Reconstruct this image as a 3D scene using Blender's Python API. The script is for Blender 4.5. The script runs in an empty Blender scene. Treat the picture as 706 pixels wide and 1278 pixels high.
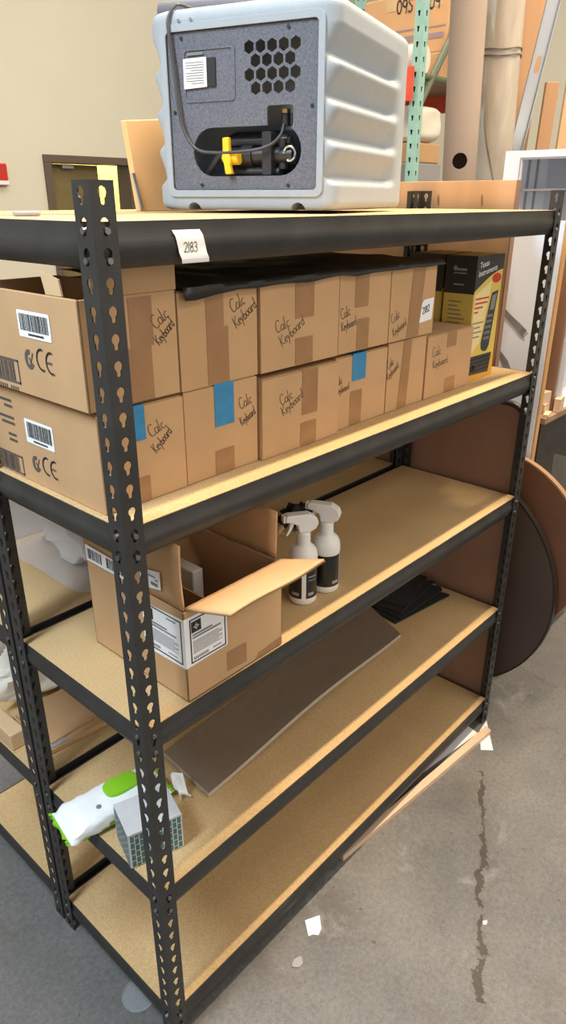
import bpy, bmesh, math, random
from mathutils import Vector, Matrix, noise
random.seed(7)
S = bpy.context.scene
C = S.collection
PI = math.pi

# ------------------------------------------------------------------ materials
def srgb(r, g, b):
    f = lambda c: (c/255/12.92) if c/255 <= .04045 else ((c/255+.055)/1.055)**2.4
    return (f(r), f(g), f(b), 1)

def mat(name, col, rough=.6, metal=0, nscale=0, namt=.15, bump=0, bscale=200, trans=0, alpha=1, stretch=None, coat=0, col2=None, spec=None):
    m = bpy.data.materials.new(name); m.use_nodes = True
    nt = m.node_tree; n = nt.nodes; l = nt.links
    p = n['Principled BSDF']
    p.inputs['Base Color'].default_value = col
    p.inputs['Roughness'].default_value = rough
    p.inputs['Metallic'].default_value = metal
    p.inputs['Transmission Weight'].default_value = trans
    p.inputs['Alpha'].default_value = alpha
    p.inputs['Coat Weight'].default_value = coat
    if spec is not None: p.inputs['Specular IOR Level'].default_value = spec
    if nscale or bump:
        tc = n.new('ShaderNodeTexCoord'); mp = n.new('ShaderNodeMapping')
        l.new(tc.outputs['Object'], mp.inputs['Vector'])
        if stretch: mp.inputs['Scale'].default_value = stretch
    if nscale:
        t = n.new('ShaderNodeTexNoise'); t.inputs['Scale'].default_value = nscale; t.inputs['Detail'].default_value = 6
        l.new(mp.outputs[0], t.inputs['Vector'])
        r = n.new('ShaderNodeValToRGB')
        c2 = col2 if col2 else tuple(min(1, c*(1+namt)) for c in col[:3])+(1,)
        r.color_ramp.elements[0].position = .3; r.color_ramp.elements[1].position = .7
        r.color_ramp.elements[0].color = tuple(c*(1-namt) for c in col[:3])+(1,) if not col2 else col
        r.color_ramp.elements[1].color = c2
        l.new(t.outputs['Fac'], r.inputs['Fac']); l.new(r.outputs['Color'], p.inputs['Base Color'])
    if bump:
        t2 = n.new('ShaderNodeTexNoise'); t2.inputs['Scale'].default_value = bscale; t2.inputs['Detail'].default_value = 3
        l.new(mp.outputs[0], t2.inputs['Vector'])
        b = n.new('ShaderNodeBump'); b.inputs['Strength'].default_value = bump; b.inputs['Distance'].default_value = .002
        l.new(t2.outputs['Fac'], b.inputs['Height']); l.new(b.outputs['Normal'], p.inputs['Normal'])
    return m

M = {}
M['black_steel'] = mat('black_steel', (.028,.027,.026,1), .45, 0, 14, .25, .15, 300)
M['rivet'] = mat('rivet_steel', (.25,.24,.23,1), .35, .9)
M['card'] = mat('cardboard', srgb(190,152,110), .85, 0, 7, .07, .12, 160)
M['card_in'] = mat('cardboard_inside', srgb(178,140,100), .9, 0, 9, .07)
M['card_pale'] = mat('cardboard_pale', srgb(204,172,132), .85, 0, 8, .07)
M['card_far'] = mat('cardboard_far', srgb(205,160,115), .85, 0, 6, .06)
M['tape'] = mat('brown_tape', srgb(158,118,80), .3, 0, 30, .06)
M['blue_tape'] = mat('blue_tape', srgb(52,130,176), .6, 0, 60, .1)
M['ink'] = mat('ink', (.02,.018,.016,1), .7)
M['marker'] = mat('marker_ink', (.05,.042,.036,1), .7)
M['ink_soft'] = mat('ink_faded', (.09,.08,.075,1), .7)
M['paper'] = mat('paper', srgb(236,236,236), .7)
M['white_plastic'] = mat('white_plastic', srgb(228,226,220), .35)
M['label_black'] = mat('label_black', (.012,.013,.013,1), .3)
M['grey_print'] = mat('grey_print', srgb(120,120,120), .8)
M['machine'] = mat('grey_rotomolded_plastic', srgb(155,164,172), .5, 0, 40, .03, .25, 500)
M['mpanel'] = mat('charcoal_textured_panel', srgb(94,97,108), .55, 0, 300, .35, .5, 500)
M['dark_plastic'] = mat('dark_plastic', (.02,.02,.022,1), .4)
M['valve'] = mat('black_fitting', (.03,.03,.033,1), .35)
M['yellow'] = mat('yellow_valve', srgb(240,196,40), .4)
M['brass'] = mat('brass', (.6,.42,.15,1), .3, 1)
M['chrome'] = mat('chrome', (.75,.75,.76,1), .15, 1)
M['cable'] = mat('grey_cable', (.05,.05,.052,1), .45)
M['pipe_grey'] = mat('grey_pipe', srgb(112,112,118), .5, 0, 30, .08)
M['wood'] = mat('pine_wood', srgb(196,158,120), .6, 0, 9, .14, stretch=(1,1,.12))
M['wood_x'] = mat('pine_strip', srgb(206,178,150), .65, 0, 12, .12, stretch=(.1,1,1))
M['plywood_edge'] = mat('plywood_edge', srgb(196,150,96), .7, 0, 60, .2, stretch=(1,1,.1))
M['orange_ply'] = mat('orange_plywood', srgb(236,190,136), .5, 0, 6, .08, stretch=(1,1,.15))
M['plank_tan'] = mat('tan_plank', srgb(158,122,88), .7, 0, 7, .15, stretch=(1,1,.1))
M['brown_laminate'] = mat('brown_laminate', srgb(142,108,88), .5, 0, 4, .12)
M['dark_laminate'] = mat('dark_laminate', srgb(66,54,48), .55, 0, 5, .1)
M['red_laminate'] = mat('red_brown_laminate', srgb(98,66,48), .45, 0, 5, .12)
M['rim_dark'] = mat('table_rim', srgb(40,34,31), .4)
M['rim_tan'] = mat('table_rim_tan', srgb(150,116,86), .5)
M['cabinet'] = mat('white_enamel', srgb(224,229,238), .4)
M['board_white'] = mat('white_laminate', srgb(222,236,254), .4)  # bluish cast of cool daylight put into the base colour
M['smear_pale'] = mat('pale_smear', srgb(176,184,194), .6, 0, 30, .1)
M['cabinet_in'] = mat('grey_enamel', srgb(150,148,148), .5)
M['alu'] = mat('aluminium', (.42,.44,.47,1), .35, .6)
M['teal'] = mat('teal_rack_paint', srgb(146,186,176), .5, 0, 20, .1)
M['green_dark'] = mat('green_rack_paint', srgb(96,104,84), .5, 0, 20, .1)
M['red_beam'] = mat('red_rack_paint', srgb(214,84,62), .5, 0, 20, .1)
M['tube_card'] = mat('tube_cardboard', srgb(148,132,118), .75, 0, 5, .05, stretch=(1,1,.3))
M['roll'] = mat('grey_vinyl_roll', srgb(158,148,134), .7, 0, 14, .1, .3, 40, stretch=(3,3,.5))
M['roll_in'] = mat('grey_backing', srgb(176,174,170), .5, 0, 14, .08)
M['sack'] = mat('white_sack', srgb(226,220,206), .7, 0, 8, .06)
M['door_frame'] = mat('brown_door_frame', srgb(100,84,70), .5)
M['door_leaf'] = mat('olive_door', srgb(122,106,66), .5, 0, 5, .08)
M['far_room'] = mat('yellow_far_wall', srgb(240,226,120), .8)
M['red_plastic'] = mat('red_plastic', srgb(200,50,40), .4)
M['black_film'] = mat('black_film', (.018,.017,.016,1), .38, 0, 0, 0, .4, 60)
M['mesh_black'] = mat('black_mat', (.012,.012,.013,1), .8, 0, 120, .5, .8, 300)
M['vinyl_sheet'] = mat('embossed_grey_sheet', srgb(122,107,92), .5, 0, 40, .06, .9, 260)
M['sheet_edge'] = mat('sheet_edge', srgb(178,166,150), .5, 0, 60, .08)
M['lime'] = mat('lime_plastic', srgb(130,190,40), .35)
M['wipes'] = mat('white_film', srgb(232,236,236), .32, 0, 20, .02)
M['purple'] = mat('purple', srgb(80,70,160), .5)
M['tissue_top'] = mat('tissue_box_grey', srgb(190,190,192), .6, 0, 25, .06)
M['teal_print'] = mat('teal_print', srgb(70,104,108), .6, 0, 30, .25)
M['pale_line'] = mat('pale_print', srgb(206,214,206), .6)
M['clear'] = mat('clear_plastic', srgb(232,236,246), .10, 0, 0, 0, .5, 30, trans=0, alpha=.28)
M['acrylic'] = mat('clear_acrylic', srgb(225,225,225), .05, 0, alpha=.10)
M['clear_lid'] = mat('clear_lid', srgb(220,226,232), .2, alpha=.12)
M['cloth'] = mat('white_cloth', srgb(226,226,230), .8, 0, 12, .05)
M['ti_yellow'] = mat('yellow_print', srgb(216,190,92), .45)
M['ti_gold'] = mat('gold_print', srgb(222,160,44), .45)
M['ti_black'] = mat('black_print', (.035,.032,.03,1), .4)
M['ti_pale'] = mat('pale_yellow_print', srgb(232,212,150), .5)
M['ti_red'] = mat('red_print', srgb(196,50,40), .5)
M['calc'] = mat('calculator_grey', srgb(58,60,66), .4)
M['calc_key'] = mat('calculator_keys', srgb(130,130,132), .4)
M['smear'] = mat('grey_smear', srgb(128,130,134), .7, 0, 30, .3)
M['bench'] = mat('worn_bench_top', srgb(150,120,92), .6, 0, 10, .2)
M['bench_front'] = mat('dark_metal_panel', srgb(54,48,44), .5, 0, 20, .3)
M['blue'] = mat('blue_print', srgb(150,132,140), .6)
M['straw'] = mat('hinge_steel', (.6,.6,.6,1), .3, .9)

def particle_board():
    m = bpy.data.materials.new('particle_board'); m.use_nodes = True
    nt = m.node_tree; n = nt.nodes; l = nt.links; p = n['Principled BSDF']; p.inputs['Roughness'].default_value = .75
    tc = n.new('ShaderNodeTexCoord')
    t = n.new('ShaderNodeTexNoise'); t.inputs['Scale'].default_value = 330; t.inputs['Detail'].default_value = 4; t.inputs['Roughness'].default_value = .7
    l.new(tc.outputs['Object'], t.inputs['Vector'])
    r = n.new('ShaderNodeValToRGB'); e = r.color_ramp.elements
    e[0].position = .3; e[0].color = srgb(180,146,98); e[1].position = .68; e[1].color = srgb(222,190,140)
    l.new(t.outputs['Fac'], r.inputs['Fac'])
    t2 = n.new('ShaderNodeTexNoise'); t2.inputs['Scale'].default_value = 5
    l.new(tc.outputs['Object'], t2.inputs['Vector'])
    mx = n.new('ShaderNodeMixRGB'); mx.blend_type = 'MULTIPLY'; mx.inputs['Fac'].default_value = .25
    l.new(r.outputs['Color'], mx.inputs['Color1']); l.new(t2.outputs['Fac'], mx.inputs['Color2'])
    l.new(mx.outputs['Color'], p.inputs['Base Color'])
    return m
M['board'] = particle_board()

def concrete():
    m = bpy.data.materials.new('concrete'); m.use_nodes = True
    nt = m.node_tree; n = nt.nodes; l = nt.links; p = n['Principled BSDF']
    tc = n.new('ShaderNodeTexCoord')
    def noi(sc, det=8, ro=.6, dist=0):
        t = n.new('ShaderNodeTexNoise'); t.inputs['Scale'].default_value = sc; t.inputs['Detail'].default_value = det
        t.inputs['Roughness'].default_value = ro; t.inputs['Distortion'].default_value = dist
        l.new(tc.outputs['Object'], t.inputs['Vector']); return t.outputs['Fac']
    def ramp(src, a, ca, b, cb):
        r = n.new('ShaderNodeValToRGB'); e = r.color_ramp.elements
        e[0].position = a; e[0].color = ca; e[1].position = b; e[1].color = cb
        l.new(src, r.inputs['Fac']); return r.outputs['Color']
    def mix(mode, fac, a, b):
        x = n.new('ShaderNodeMixRGB'); x.blend_type = mode
        if isinstance(fac, float): x.inputs['Fac'].default_value = fac
        else: l.new(fac, x.inputs['Fac'])
        for k, v in (('Color1', a), ('Color2', b)):
            if isinstance(v, tuple): x.inputs[k].default_value = v
            else: l.new(v, x.inputs[k])
        return x.outputs['Color']
    def math_(op, a, b=None):
        x = n.new('ShaderNodeMath'); x.operation = op
        for i, v in enumerate((a, b)):
            if v is None: continue
            if isinstance(v, (int, float)): x.inputs[i].default_value = v
            else: l.new(v, x.inputs[i])
        return x.outputs[0]
    base = ramp(noi(2.2, 6, .6), .3, srgb(97,97,98), .7, srgb(130,127,123))
    fine = ramp(noi(75, 10, .85), .38, (.40,.38,.36,1), .6, (1.1,1.1,1.1,1))
    col = mix('MULTIPLY', .6, base, fine)
    grain = ramp(noi(420, 3, .6), .35, (.6,.59,.57,1), .6, (1.08,1.08,1.08,1))
    col = mix('MULTIPLY', .5, col, grain)
    stain = ramp(noi(5.5, 9, .75, .8), .54, (0,0,0,1), .7, (1,1,1,1))
    col = mix('MIX', math_('MULTIPLY', stain, .5), col, srgb(92,80,66))
    blot = ramp(noi(14, 8, .8, .5), .6, (0,0,0,1), .68, (1,1,1,1))
    col = mix('MIX', math_('MULTIPLY', blot, .35), col, srgb(84,76,68))
    spots = ramp(noi(38, 3, .5), .70, (0,0,0,1), .73, (1,1,1,1))
    col = mix('MIX', math_('MULTIPLY', spots, .6), col, srgb(58,50,44))
    white = ramp(noi(3.1, 9, .7, 1.2), .60, (0,0,0,1), .74, (1,1,1,1))
    col = mix('MIX', math_('MULTIPLY', white, .4), col, srgb(172,172,174))
    # the crack: runs along a line in the floor with a wandering offset
    sx = n.new('ShaderNodeSeparateXYZ'); l.new(tc.outputs['Object'], sx.inputs[0])
    ax, ay, bx, by = 1.251, -.125, .587, -.480
    L = math.hypot(bx-ax, by-ay); dx, dy = (bx-ax)/L, (by-ay)/L
    u = math_('ADD', math_('MULTIPLY', math_('SUBTRACT', sx.outputs[0], ax), dx), math_('MULTIPLY', math_('SUBTRACT', sx.outputs[1], ay), dy))
    v = math_('ADD', math_('MULTIPLY', math_('SUBTRACT', sx.outputs[0], ax), -dy), math_('MULTIPLY', math_('SUBTRACT', sx.outputs[1], ay), dx))
    wob = math_('MULTIPLY', math_('SUBTRACT', noi(4.5, 2), .5), .12)
    wob2 = math_('MULTIPLY', math_('SUBTRACT', noi(70, 5, .8), .5), .035)
    dist = math_('ABSOLUTE', math_('ADD', math_('ADD', v, wob), wob2))
    width = math_('ADD', math_('MULTIPLY', math_('SUBTRACT', noi(15, 3), .40), .05), .003)
    crack = math_('MULTIPLY', math_('LESS_THAN', dist, width), math_('MULTIPLY', math_('GREATER_THAN', u, -.02), math_('LESS_THAN', u, L+.02)))
    halo = math_('MULTIPLY', math_('LESS_THAN', math_('ADD', dist, math_('MULTIPLY', math_('SUBTRACT', noi(70, 9, .9), .5), .7)), .0), math_('MULTIPLY', math_('GREATER_THAN', math_('ADD', u, wob2), .1), math_('LESS_THAN', math_('ADD', u, wob2), L+.15)))
    col = mix('MIX', math_('MULTIPLY', halo, .5), col, srgb(96,84,70))
    col = mix('MIX', math_('MULTIPLY', crack, .85), col, srgb(56,48,42))
    l.new(col, p.inputs['Base Color'])
    rr = ramp(noi(3, 4), .3, (.42,.42,.42,1), .7, (.75,.75,.75,1)); l.new(rr, p.inputs['Roughness'])
    b = n.new('ShaderNodeBump'); b.inputs['Strength'].default_value = .3; b.inputs['Distance'].default_value = .004
    h = math_('SUBTRACT', noi(30, 8, .7), math_('MULTIPLY', crack, 1.5))
    l.new(h, b.inputs['Height']); l.new(b.outputs['Normal'], p.inputs['Normal'])
    return m
M['concrete'] = concrete()
M['wall'] = mat('cream_wall', srgb(219,212,190), .85, 0, 1.2, .03, .2, 90)

# ------------------------------------------------------------------ mesh helpers
class MB:
    """collects faces in world coordinates; build() links them as ONE mesh object"""
    def __init__(s): s.v = []; s.f = []; s.mi = []
    def face(s, pts, mi=0):
        i = len(s.v); s.v += [Vector(p) for p in pts]; s.f.append(tuple(range(i, i+len(pts)))); s.mi.append(mi)
    def grid(s, rows, mi=0, closed=False, mfun=None):
        i = len(s.v); n = len(rows[0])
        for r in rows: s.v += [Vector(p) for p in r]
        for a in range(len(rows)-1):
            for b in range(n if closed else n-1):
                q = (i+a*n+b, i+a*n+(b+1) % n, i+(a+1)*n+(b+1) % n, i+(a+1)*n+b)
                s.f.append(q); s.mi.append(mfun(a, b) if mfun else mi)
    def box(s, lo, hi, mi=0, mtx=None):
        x0, y0, z0 = lo; x1, y1, z1 = hi
        p = [Vector(q) for q in ((x0,y0,z0),(x1,y0,z0),(x1,y1,z0),(x0,y1,z0),(x0,y0,z1),(x1,y0,z1),(x1,y1,z1),(x0,y1,z1))]
        if mtx: p = [mtx @ q for q in p]
        i = len(s.v); s.v += p
        for q in ((0,3,2,1),(4,5,6,7),(0,1,5,4),(1,2,6,5),(2,3,7,6),(3,0,4,7)):
            s.f.append(tuple(i+k for k in q)); s.mi.append(mi)
    def prism(s, poly, vec, mi=0):
        """closed polygon (3D points) extruded along vec"""
        vec = Vector(vec); a = [Vector(p) for p in poly]; b = [p+vec for p in a]; n = len(a); i = len(s.v)
        s.v += a+b; s.f.append(tuple(i+k for k in range(n))[::-1]); s.f.append(tuple(i+n+k for k in range(n)))
        s.mi += [mi, mi]
        for k in range(n):
            s.f.append((i+k, i+(k+1) % n, i+n+(k+1) % n, i+n+k)); s.mi.append(mi)
    def tube(s, path, r, seg=12, mi=0, caps=True):
        path = [Vector(p) for p in path]; rows = []; up = None
        for k, p in enumerate(path):
            t = (path[min(k+1, len(path)-1)]-path[max(k-1, 0)]).normalized()
            if up is None: up = t.orthogonal().normalized()
            up = (up-t*up.dot(t)).normalized(); w = t.cross(up)
            rad = r[k] if isinstance(r, (list, tuple)) else r
            rows.append([p+(up*math.cos(2*PI*j/seg)+w*math.sin(2*PI*j/seg))*rad for j in range(seg)])
        i0 = len(s.v); s.grid(rows, mi, True)
        if caps:
            s.f.append(tuple(i0+j for j in range(seg))[::-1]); s.mi.append(mi)
            e = i0+(len(rows)-1)*seg; s.f.append(tuple(e+j for j in range(seg))); s.mi.append(mi)
    def lathe(s, c, prof, seg=28, mi=0, mfun=None):
        rows = [[Vector((c[0]+r*math.cos(2*PI*j/seg), c[1]+r*math.sin(2*PI*j/seg), c[2]+z)) for j in range(seg)] for r, z in prof]
        s.grid(rows, mi, True, mfun)
    def ribbon(s, pts, w, nrm, mi=0):
        nrm = Vector(nrm); pts = [Vector(p) for p in pts]
        for a, b in zip(pts, pts[1:]):
            d = b-a
            if d.length < 1e-6: continue
            t = d.normalized(); q = nrm.cross(t).normalized()*w/2; e = t*w*.35
            s.face([a-e-q, b+e-q, b+e+q, a-e+q], mi)
    def build(s, name, mats, parent=None, smooth=None, bevel=0, bseg=2, weld=True, recalc=True, solid=0, sub=0):
        if not isinstance(mats, (list, tuple)): mats = [mats]
        o0 = parent_world(parent)
        me = bpy.data.meshes.new(name)
        me.from_pydata([tuple(v-o0) for v in s.v], [], s.f)
        for m in mats: me.materials.append(m)
        me.polygons.foreach_set('material_index', s.mi)
        bm = bmesh.new(); bm.from_mesh(me)
        if weld: bmesh.ops.remove_doubles(bm, verts=bm.verts, dist=1e-5)
        if recalc: bmesh.ops.recalc_face_normals(bm, faces=bm.faces)
        if smooth is not None:
            for f in bm.faces: f.smooth = True
        bm.to_mesh(me); bm.free()
        if smooth is not None: me.set_sharp_from_angle(angle=math.radians(smooth))
        o = bpy.data.objects.new(name, me); C.objects.link(o)
        if parent: o.parent = parent
        if solid:
            md = o.modifiers.new('solid', 'SOLIDIFY'); md.thickness = solid; md.offset = 0
        if sub:
            md = o.modifiers.new('sub', 'SUBSURF'); md.levels = sub; md.render_levels = sub
        if bevel:
            md = o.modifiers.new('bevel', 'BEVEL'); md.width = bevel; md.segments = bseg; md.limit_method = 'ANGLE'; md.angle_limit = math.radians(40)
        return o

def parent_world(p):
    o = Vector((0,0,0))
    while p: o += p.location; p = p.parent
    return o

def empty(name, loc, label=None, cat=None, group=None):
    o = bpy.data.objects.new(name, None); C.objects.link(o); o.location = loc; o.empty_display_size = .05
    if label: tag(o, label, cat, group)
    return o
def tag(o, label=None, cat=None, group=None, kind=None):
    if label: o['label'] = label
    if cat: o['category'] = cat
    if group: o['group'] = group
    if kind: o['kind'] = kind
    return o

class Frame:
    """a flat face: origin, horizontal axis, vertical axis; p(u, v, off) gives a world point"""
    def __init__(s, o, ex, ey, n):
        s.o, s.ex, s.ey, s.n = Vector(o), Vector(ex), Vector(ey), Vector(n)
    def p(s, u, v, off=.0006): return s.o+s.ex*u+s.ey*v+s.n*off
def quad(mb, fr, u0, v0, u1, v1, off=.0006, mi=0):
    mb.face([fr.p(u0,v0,off), fr.p(u1,v0,off), fr.p(u1,v1,off), fr.p(u0,v1,off)], mi)
def polyf(mb, fr, pts, off=.0006, mi=0):
    mb.face([fr.p(u, v, off) for u, v in pts], mi)
def disc_pts(cu, cv, ru, rv, n=28, a0=0): return [(cu+ru*math.cos(a0+2*PI*k/n), cv+rv*math.sin(a0+2*PI*k/n)) for k in range(n)]

def arc(cx, cy, r, a0, a1, n=8, ry=None):
    ry = ry or r
    return [(cx+r*math.cos(math.radians(a0+(a1-a0)*k/n)), cy+ry*math.sin(math.radians(a0+(a1-a0)*k/n))) for k in range(n+1)]
# handwriting: one list of strokes per letter in a unit-high cell, with its advance
GLY = {
 'C': ([arc(.35,.5,.33,50,310,10,.5)], .62), 'a': ([arc(.22,.25,.2,60,360,9,.24), [(.42,.46),(.42,.05),(.5,0)]], .52),
 'l': ([[(.08,1.0),(.06,.1),(.14,0),(.2,.04)]], .24), 'c': ([arc(.25,.24,.2,50,310,8,.24)], .46),
 'K': ([[(.08,1),(.06,0)],[(.55,.95),(.08,.45),(.55,0)]], .6), 'e': ([[(.06,.26),(.42,.3)]+arc(.24,.26,.19,10,310,9,.24)], .46),
 'y': ([[(.05,.48),(.2,.08)],[(.42,.48),(.2,.05),(.05,-.35)]], .46), 'b': ([[(.08,.95),(.08,0)]+arc(.25,.22,.18,-130,140,9,.22)], .48),
 'o': ([arc(.24,.24,.19,90,450,10,.23)], .48), 'r': ([[(.08,.46),(.08,0)],[(.08,.3),(.2,.46),(.34,.42)]], .36),
 'd': ([arc(.22,.24,.18,40,330,9,.23), [(.4,1),(.4,0)]], .5), ' ': ([], .3),
 '2': ([arc(.25,.72,.22,160,-40,8,.24)+[(.05,.02),(.5,.03)]], .6), '1': ([[(.1,.98),(.08,0)]], .25),
 '8': ([arc(.25,.74,.17,90,450,10,.22)+[], arc(.25,.26,.2,90,450,10,.26)], .55), '3': ([arc(.2,.74,.2,140,-80,8,.24)+arc(.22,.26,.24,80,-140,8,.26)], .55),
 '0': ([arc(.25,.5,.22,90,450,12,.48)], .56), '9': ([arc(.25,.7,.2,0,360,10,.26)+[(.45,.7),(.4,0)]], .56), 'S': ([[(.45,.85),(.3,1),(.12,.9),(.1,.7),(.42,.4),(.42,.15),(.25,0),(.05,.12)]], .55),
}
def write(mb, fr, s, u, v, h, ang=0, w=.0022, sx=1, off=.0008, mi=0, jit=.05):
    ca, sa = math.cos(ang), math.sin(ang); x = 0
    for ch in s:
        st, adv = GLY[ch]
        for k in st:
            pts = []
            for a, b in k:
                a = (x+a+random.uniform(-jit, jit)*.4)*h*sx; b = (b+random.uniform(-jit, jit)*.4)*h
                pts.append(fr.p(u+a*ca-b*sa, v+a*sa+b*ca, off))
            mb.ribbon(pts, w, fr.n, mi)
        x += adv
def text_faces(mb, fr, s, u, v, size, off=.001, mi=0, shear=0, ang=0, sx=1):
    cu = bpy.data.curves.new('t', 'FONT'); cu.body = s; cu.size = size; cu.shear = shear; cu.resolution_u = 2; cu.fill_mode = 'FRONT'
    ob = bpy.data.objects.new('t', cu); C.objects.link(ob)
    dg = bpy.context.evaluated_depsgraph_get(); me = bpy.data.meshes.new_from_object(ob.evaluated_get(dg))
    ca, sa = math.cos(ang), math.sin(ang); i = len(mb.v)
    for q in me.vertices:
        a, b = q.co.x*sx, q.co.y; mb.v.append(fr.p(u+a*ca-b*sa, v+a*sa+b*ca, off))
    for f in me.polygons: mb.f.append(tuple(i+k for k in f.vertices)); mb.mi.append(mi)
    bpy.data.objects.remove(ob); bpy.data.curves.remove(cu); bpy.data.meshes.remove(me)

def plate(outline, holes, fr, thick):
    """flat plate with real holes, in a face frame; returns an MB with front at +thick"""
    cu = bpy.data.curves.new('pl', 'CURVE'); cu.dimensions = '2D'; cu.fill_mode = 'BOTH'; cu.extrude = thick/2
    for loop in [outline]+holes:
        sp = cu.splines.new('POLY'); sp.points.add(len(loop)-1); sp.use_cyclic_u = True
        for q, (a, b) in zip(sp.points, loop): q.co = (a, b, 0, 1)
    ob = bpy.data.objects.new('pl', cu); C.objects.link(ob)
    dg = bpy.context.evaluated_depsgraph_get(); me = bpy.data.meshes.new_from_object(ob.evaluated_get(dg))
    mb = MB()
    for q in me.vertices: mb.v.append(fr.p(q.co.x, q.co.y, q.co.z+thick/2))
    for f in me.polygons: mb.f.append(tuple(f.vertices)); mb.mi.append(0)
    bpy.data.objects.remove(ob); bpy.data.curves.remove(cu); bpy.data.meshes.remove(me)
    return mb
def rrect(u0, v0, u1, v1, r, n=5):
    pts = []
    for cx, cy, a in ((u1-r,v1-r,0),(u0+r,v1-r,90),(u0+r,v0+r,180),(u1-r,v0+r,270)):
        pts += [(cx+r*math.cos(math.radians(a+90*k/n)), cy+r*math.sin(math.radians(a+90*k/n))) for k in range(n+1)]
    return pts

# ------------------------------------------------------------------ the setting
fl = MB(); fl.face([(-5,-6,0),(7,-6,0),(7,5.2,0),(-5,5.2,0)]); tag(fl.build('floor', M['concrete']), kind='structure')
w = MB()   # back wall with a door opening
X0, X1, ZT = 2.955, 3.815, 2.115
w.box((-5,5,0),(X0,5.15,5)); w.box((X1,5,0),(7,5.15,5)); w.box((X0,5,ZT),(X1,5.15,5))
tag(w.build('wall_back', M['wall'], weld=False), kind='structure')
w = MB(); w.box((7,-6,0),(7.15,5.15,5)); tag(w.build('wall_right', M['wall']), kind='structure')
w = MB(); w.box((2.3,7.2,0),(6.9,7.3,3)); tag(w.build('wall_beyond', M['far_room']), kind='structure')
f = MB(); f.box((X0-.03,4.975,0),(X0+.035,5.17,ZT-.035)); f.box((X1-.035,4.975,0),(X1+.03,5.17,ZT-.035)); f.box((X0-.03,4.975,ZT-.035),(X1+.03,5.17,ZT+.025))
dfr = tag(f.build('door_1', M['door_frame'], weld=False, bevel=.004), kind='structure')
d = MB(); mt = Matrix.Translation((X0+.037,5.09,0)) @ Matrix.Rotation(math.radians(4),4,'Z'); d.box((0,-.02,.01),(.535,.02,ZT-.04), mtx=mt)
d.build('door_leaf', M['door_leaf'], dfr, bevel=.002)
d = MB(); d.box((X0+.17,5.03,ZT-.075),(X0+.28,5.075,ZT-.045)); d.build('door_closer', M['alu'], dfr, bevel=.003)

# ------------------------------------------------------------------ shelving racks
RL, RD = 1.524, .457
ZS = [1.7785, 1.325, .918, .490, .0985]
def post_mesh():
    mb = MB(); W, H, NT = .038, .0381, 24
    def tile(z0, kind):
        cx = W*.5
        # keyhole outline from bottom to top on the right, mirrored on the left
        right = [(0,.0075),(.0034,.0095),(.0038,.0165)]+[(.0074*math.cos(math.radians(a)), .0235+.0074*math.sin(math.radians(a))) for a in (-35,0,35,70)]+[(0,.0312)]
        P = (lambda s, z: (s,0,z0+z)) if kind == 0 else (lambda s, z: (0,s,z0+z))
        r = [(cx+a, b) for a, b in right]; lft = [(cx-a, b) for a, b in right]
        mb.face([P(a,b) for a, b in [(cx,0)]+[(W,0),(W,H),(cx,H)]+r[::-1]])
        mb.face([P(a,b) for a, b in [(cx,0)]+lft+[(cx,H),(0,H),(0,0)]])
    for k in range(NT):
        tile(k*H, 0); tile(k*H, 1)
    o = mb.build('post', M['black_steel'], None, solid=.002)
    return o
def beam(root, name, a, b, inward, z):
    a, b, inward = Vector(a), Vector(b), Vector(inward); d = (b-a)
    prof = [(.006,0),(.006,-.018),(.003,-.024),(.0025,-.034),(.004,-.043),(.010,-.056),(.018,-.0625),(.030,-.0625),(.030,-.058),(.022,-.056),(.012,-.045),(.011,-.016),(.030,-.016),(.030,-.0145),(.0085,-.0145),(.0085,0)]
    mb = MB(); pts = [a+inward*p+Vector((0,0,z+q)) for p, q in prof]; mb.prism(pts, d)
    t = d.normalized(); n = -inward
    for e in (.019, d.length-.019):
        for zz in (-.0115, -.0495):
            c = a+t*e+Vector((0,0,z+zz)); ring = []
            mb.tube([c+n*.0 +inward*.006, c+n*.0035], [.0055,.0045], 10, 1)
    return mb.build(name, [M['black_steel'], M['rivet']], root, smooth=35)
def make_rack():
    root = empty('shelving_rack', (0,0,0))
    first = post_mesh(); PH = 24*.0381
    spots = [((0,0),0),((RL,0),90),((RL,RD),180),((0,RD),270)]
    for i, ((x,y),r) in enumerate(spots):
        for j in range(2):
            o = first if (i == 0 and j == 0) else first.copy()
            if o is not first: C.objects.link(o)
            o.parent = root; o.location = (x, y, j*(PH+.0005)); o.rotation_euler = (0,0,math.radians(r))
    for z in ZS:
        beam(root, 'beam', (.002,0,0), (RL-.002,0,0), (0,1,0), z)
        beam(root, 'beam', (.002,RD,0), (RL-.002,RD,0), (0,-1,0), z)
        beam(root, 'beam', (0,.002,0), (0,RD-.002,0), (1,0,0), z)
        beam(root, 'beam', (RL,.002,0), (RL,RD-.002,0), (-1,0,0), z)
        b = MB(); b.box((.0095,.0095,z-.0135),(RL-.0095,RD-.0095,z+.0)); b.build('shelf_board', M['board'], root, bevel=.001)
    return root
rack = make_rack()
tag(rack, 'black steel shelving rack in front, with five particle board shelves, holding the brown cartons', 'shelving')
rack2 = rack.copy(); C.objects.link(rack2); rack2.location = (0,.470,0)
for ch in list(rack.children):
    c = ch.copy(); C.objects.link(c); c.parent = rack2
tag(rack2, 'second black shelving rack standing back to back behind the front one', 'shelving')

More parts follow.
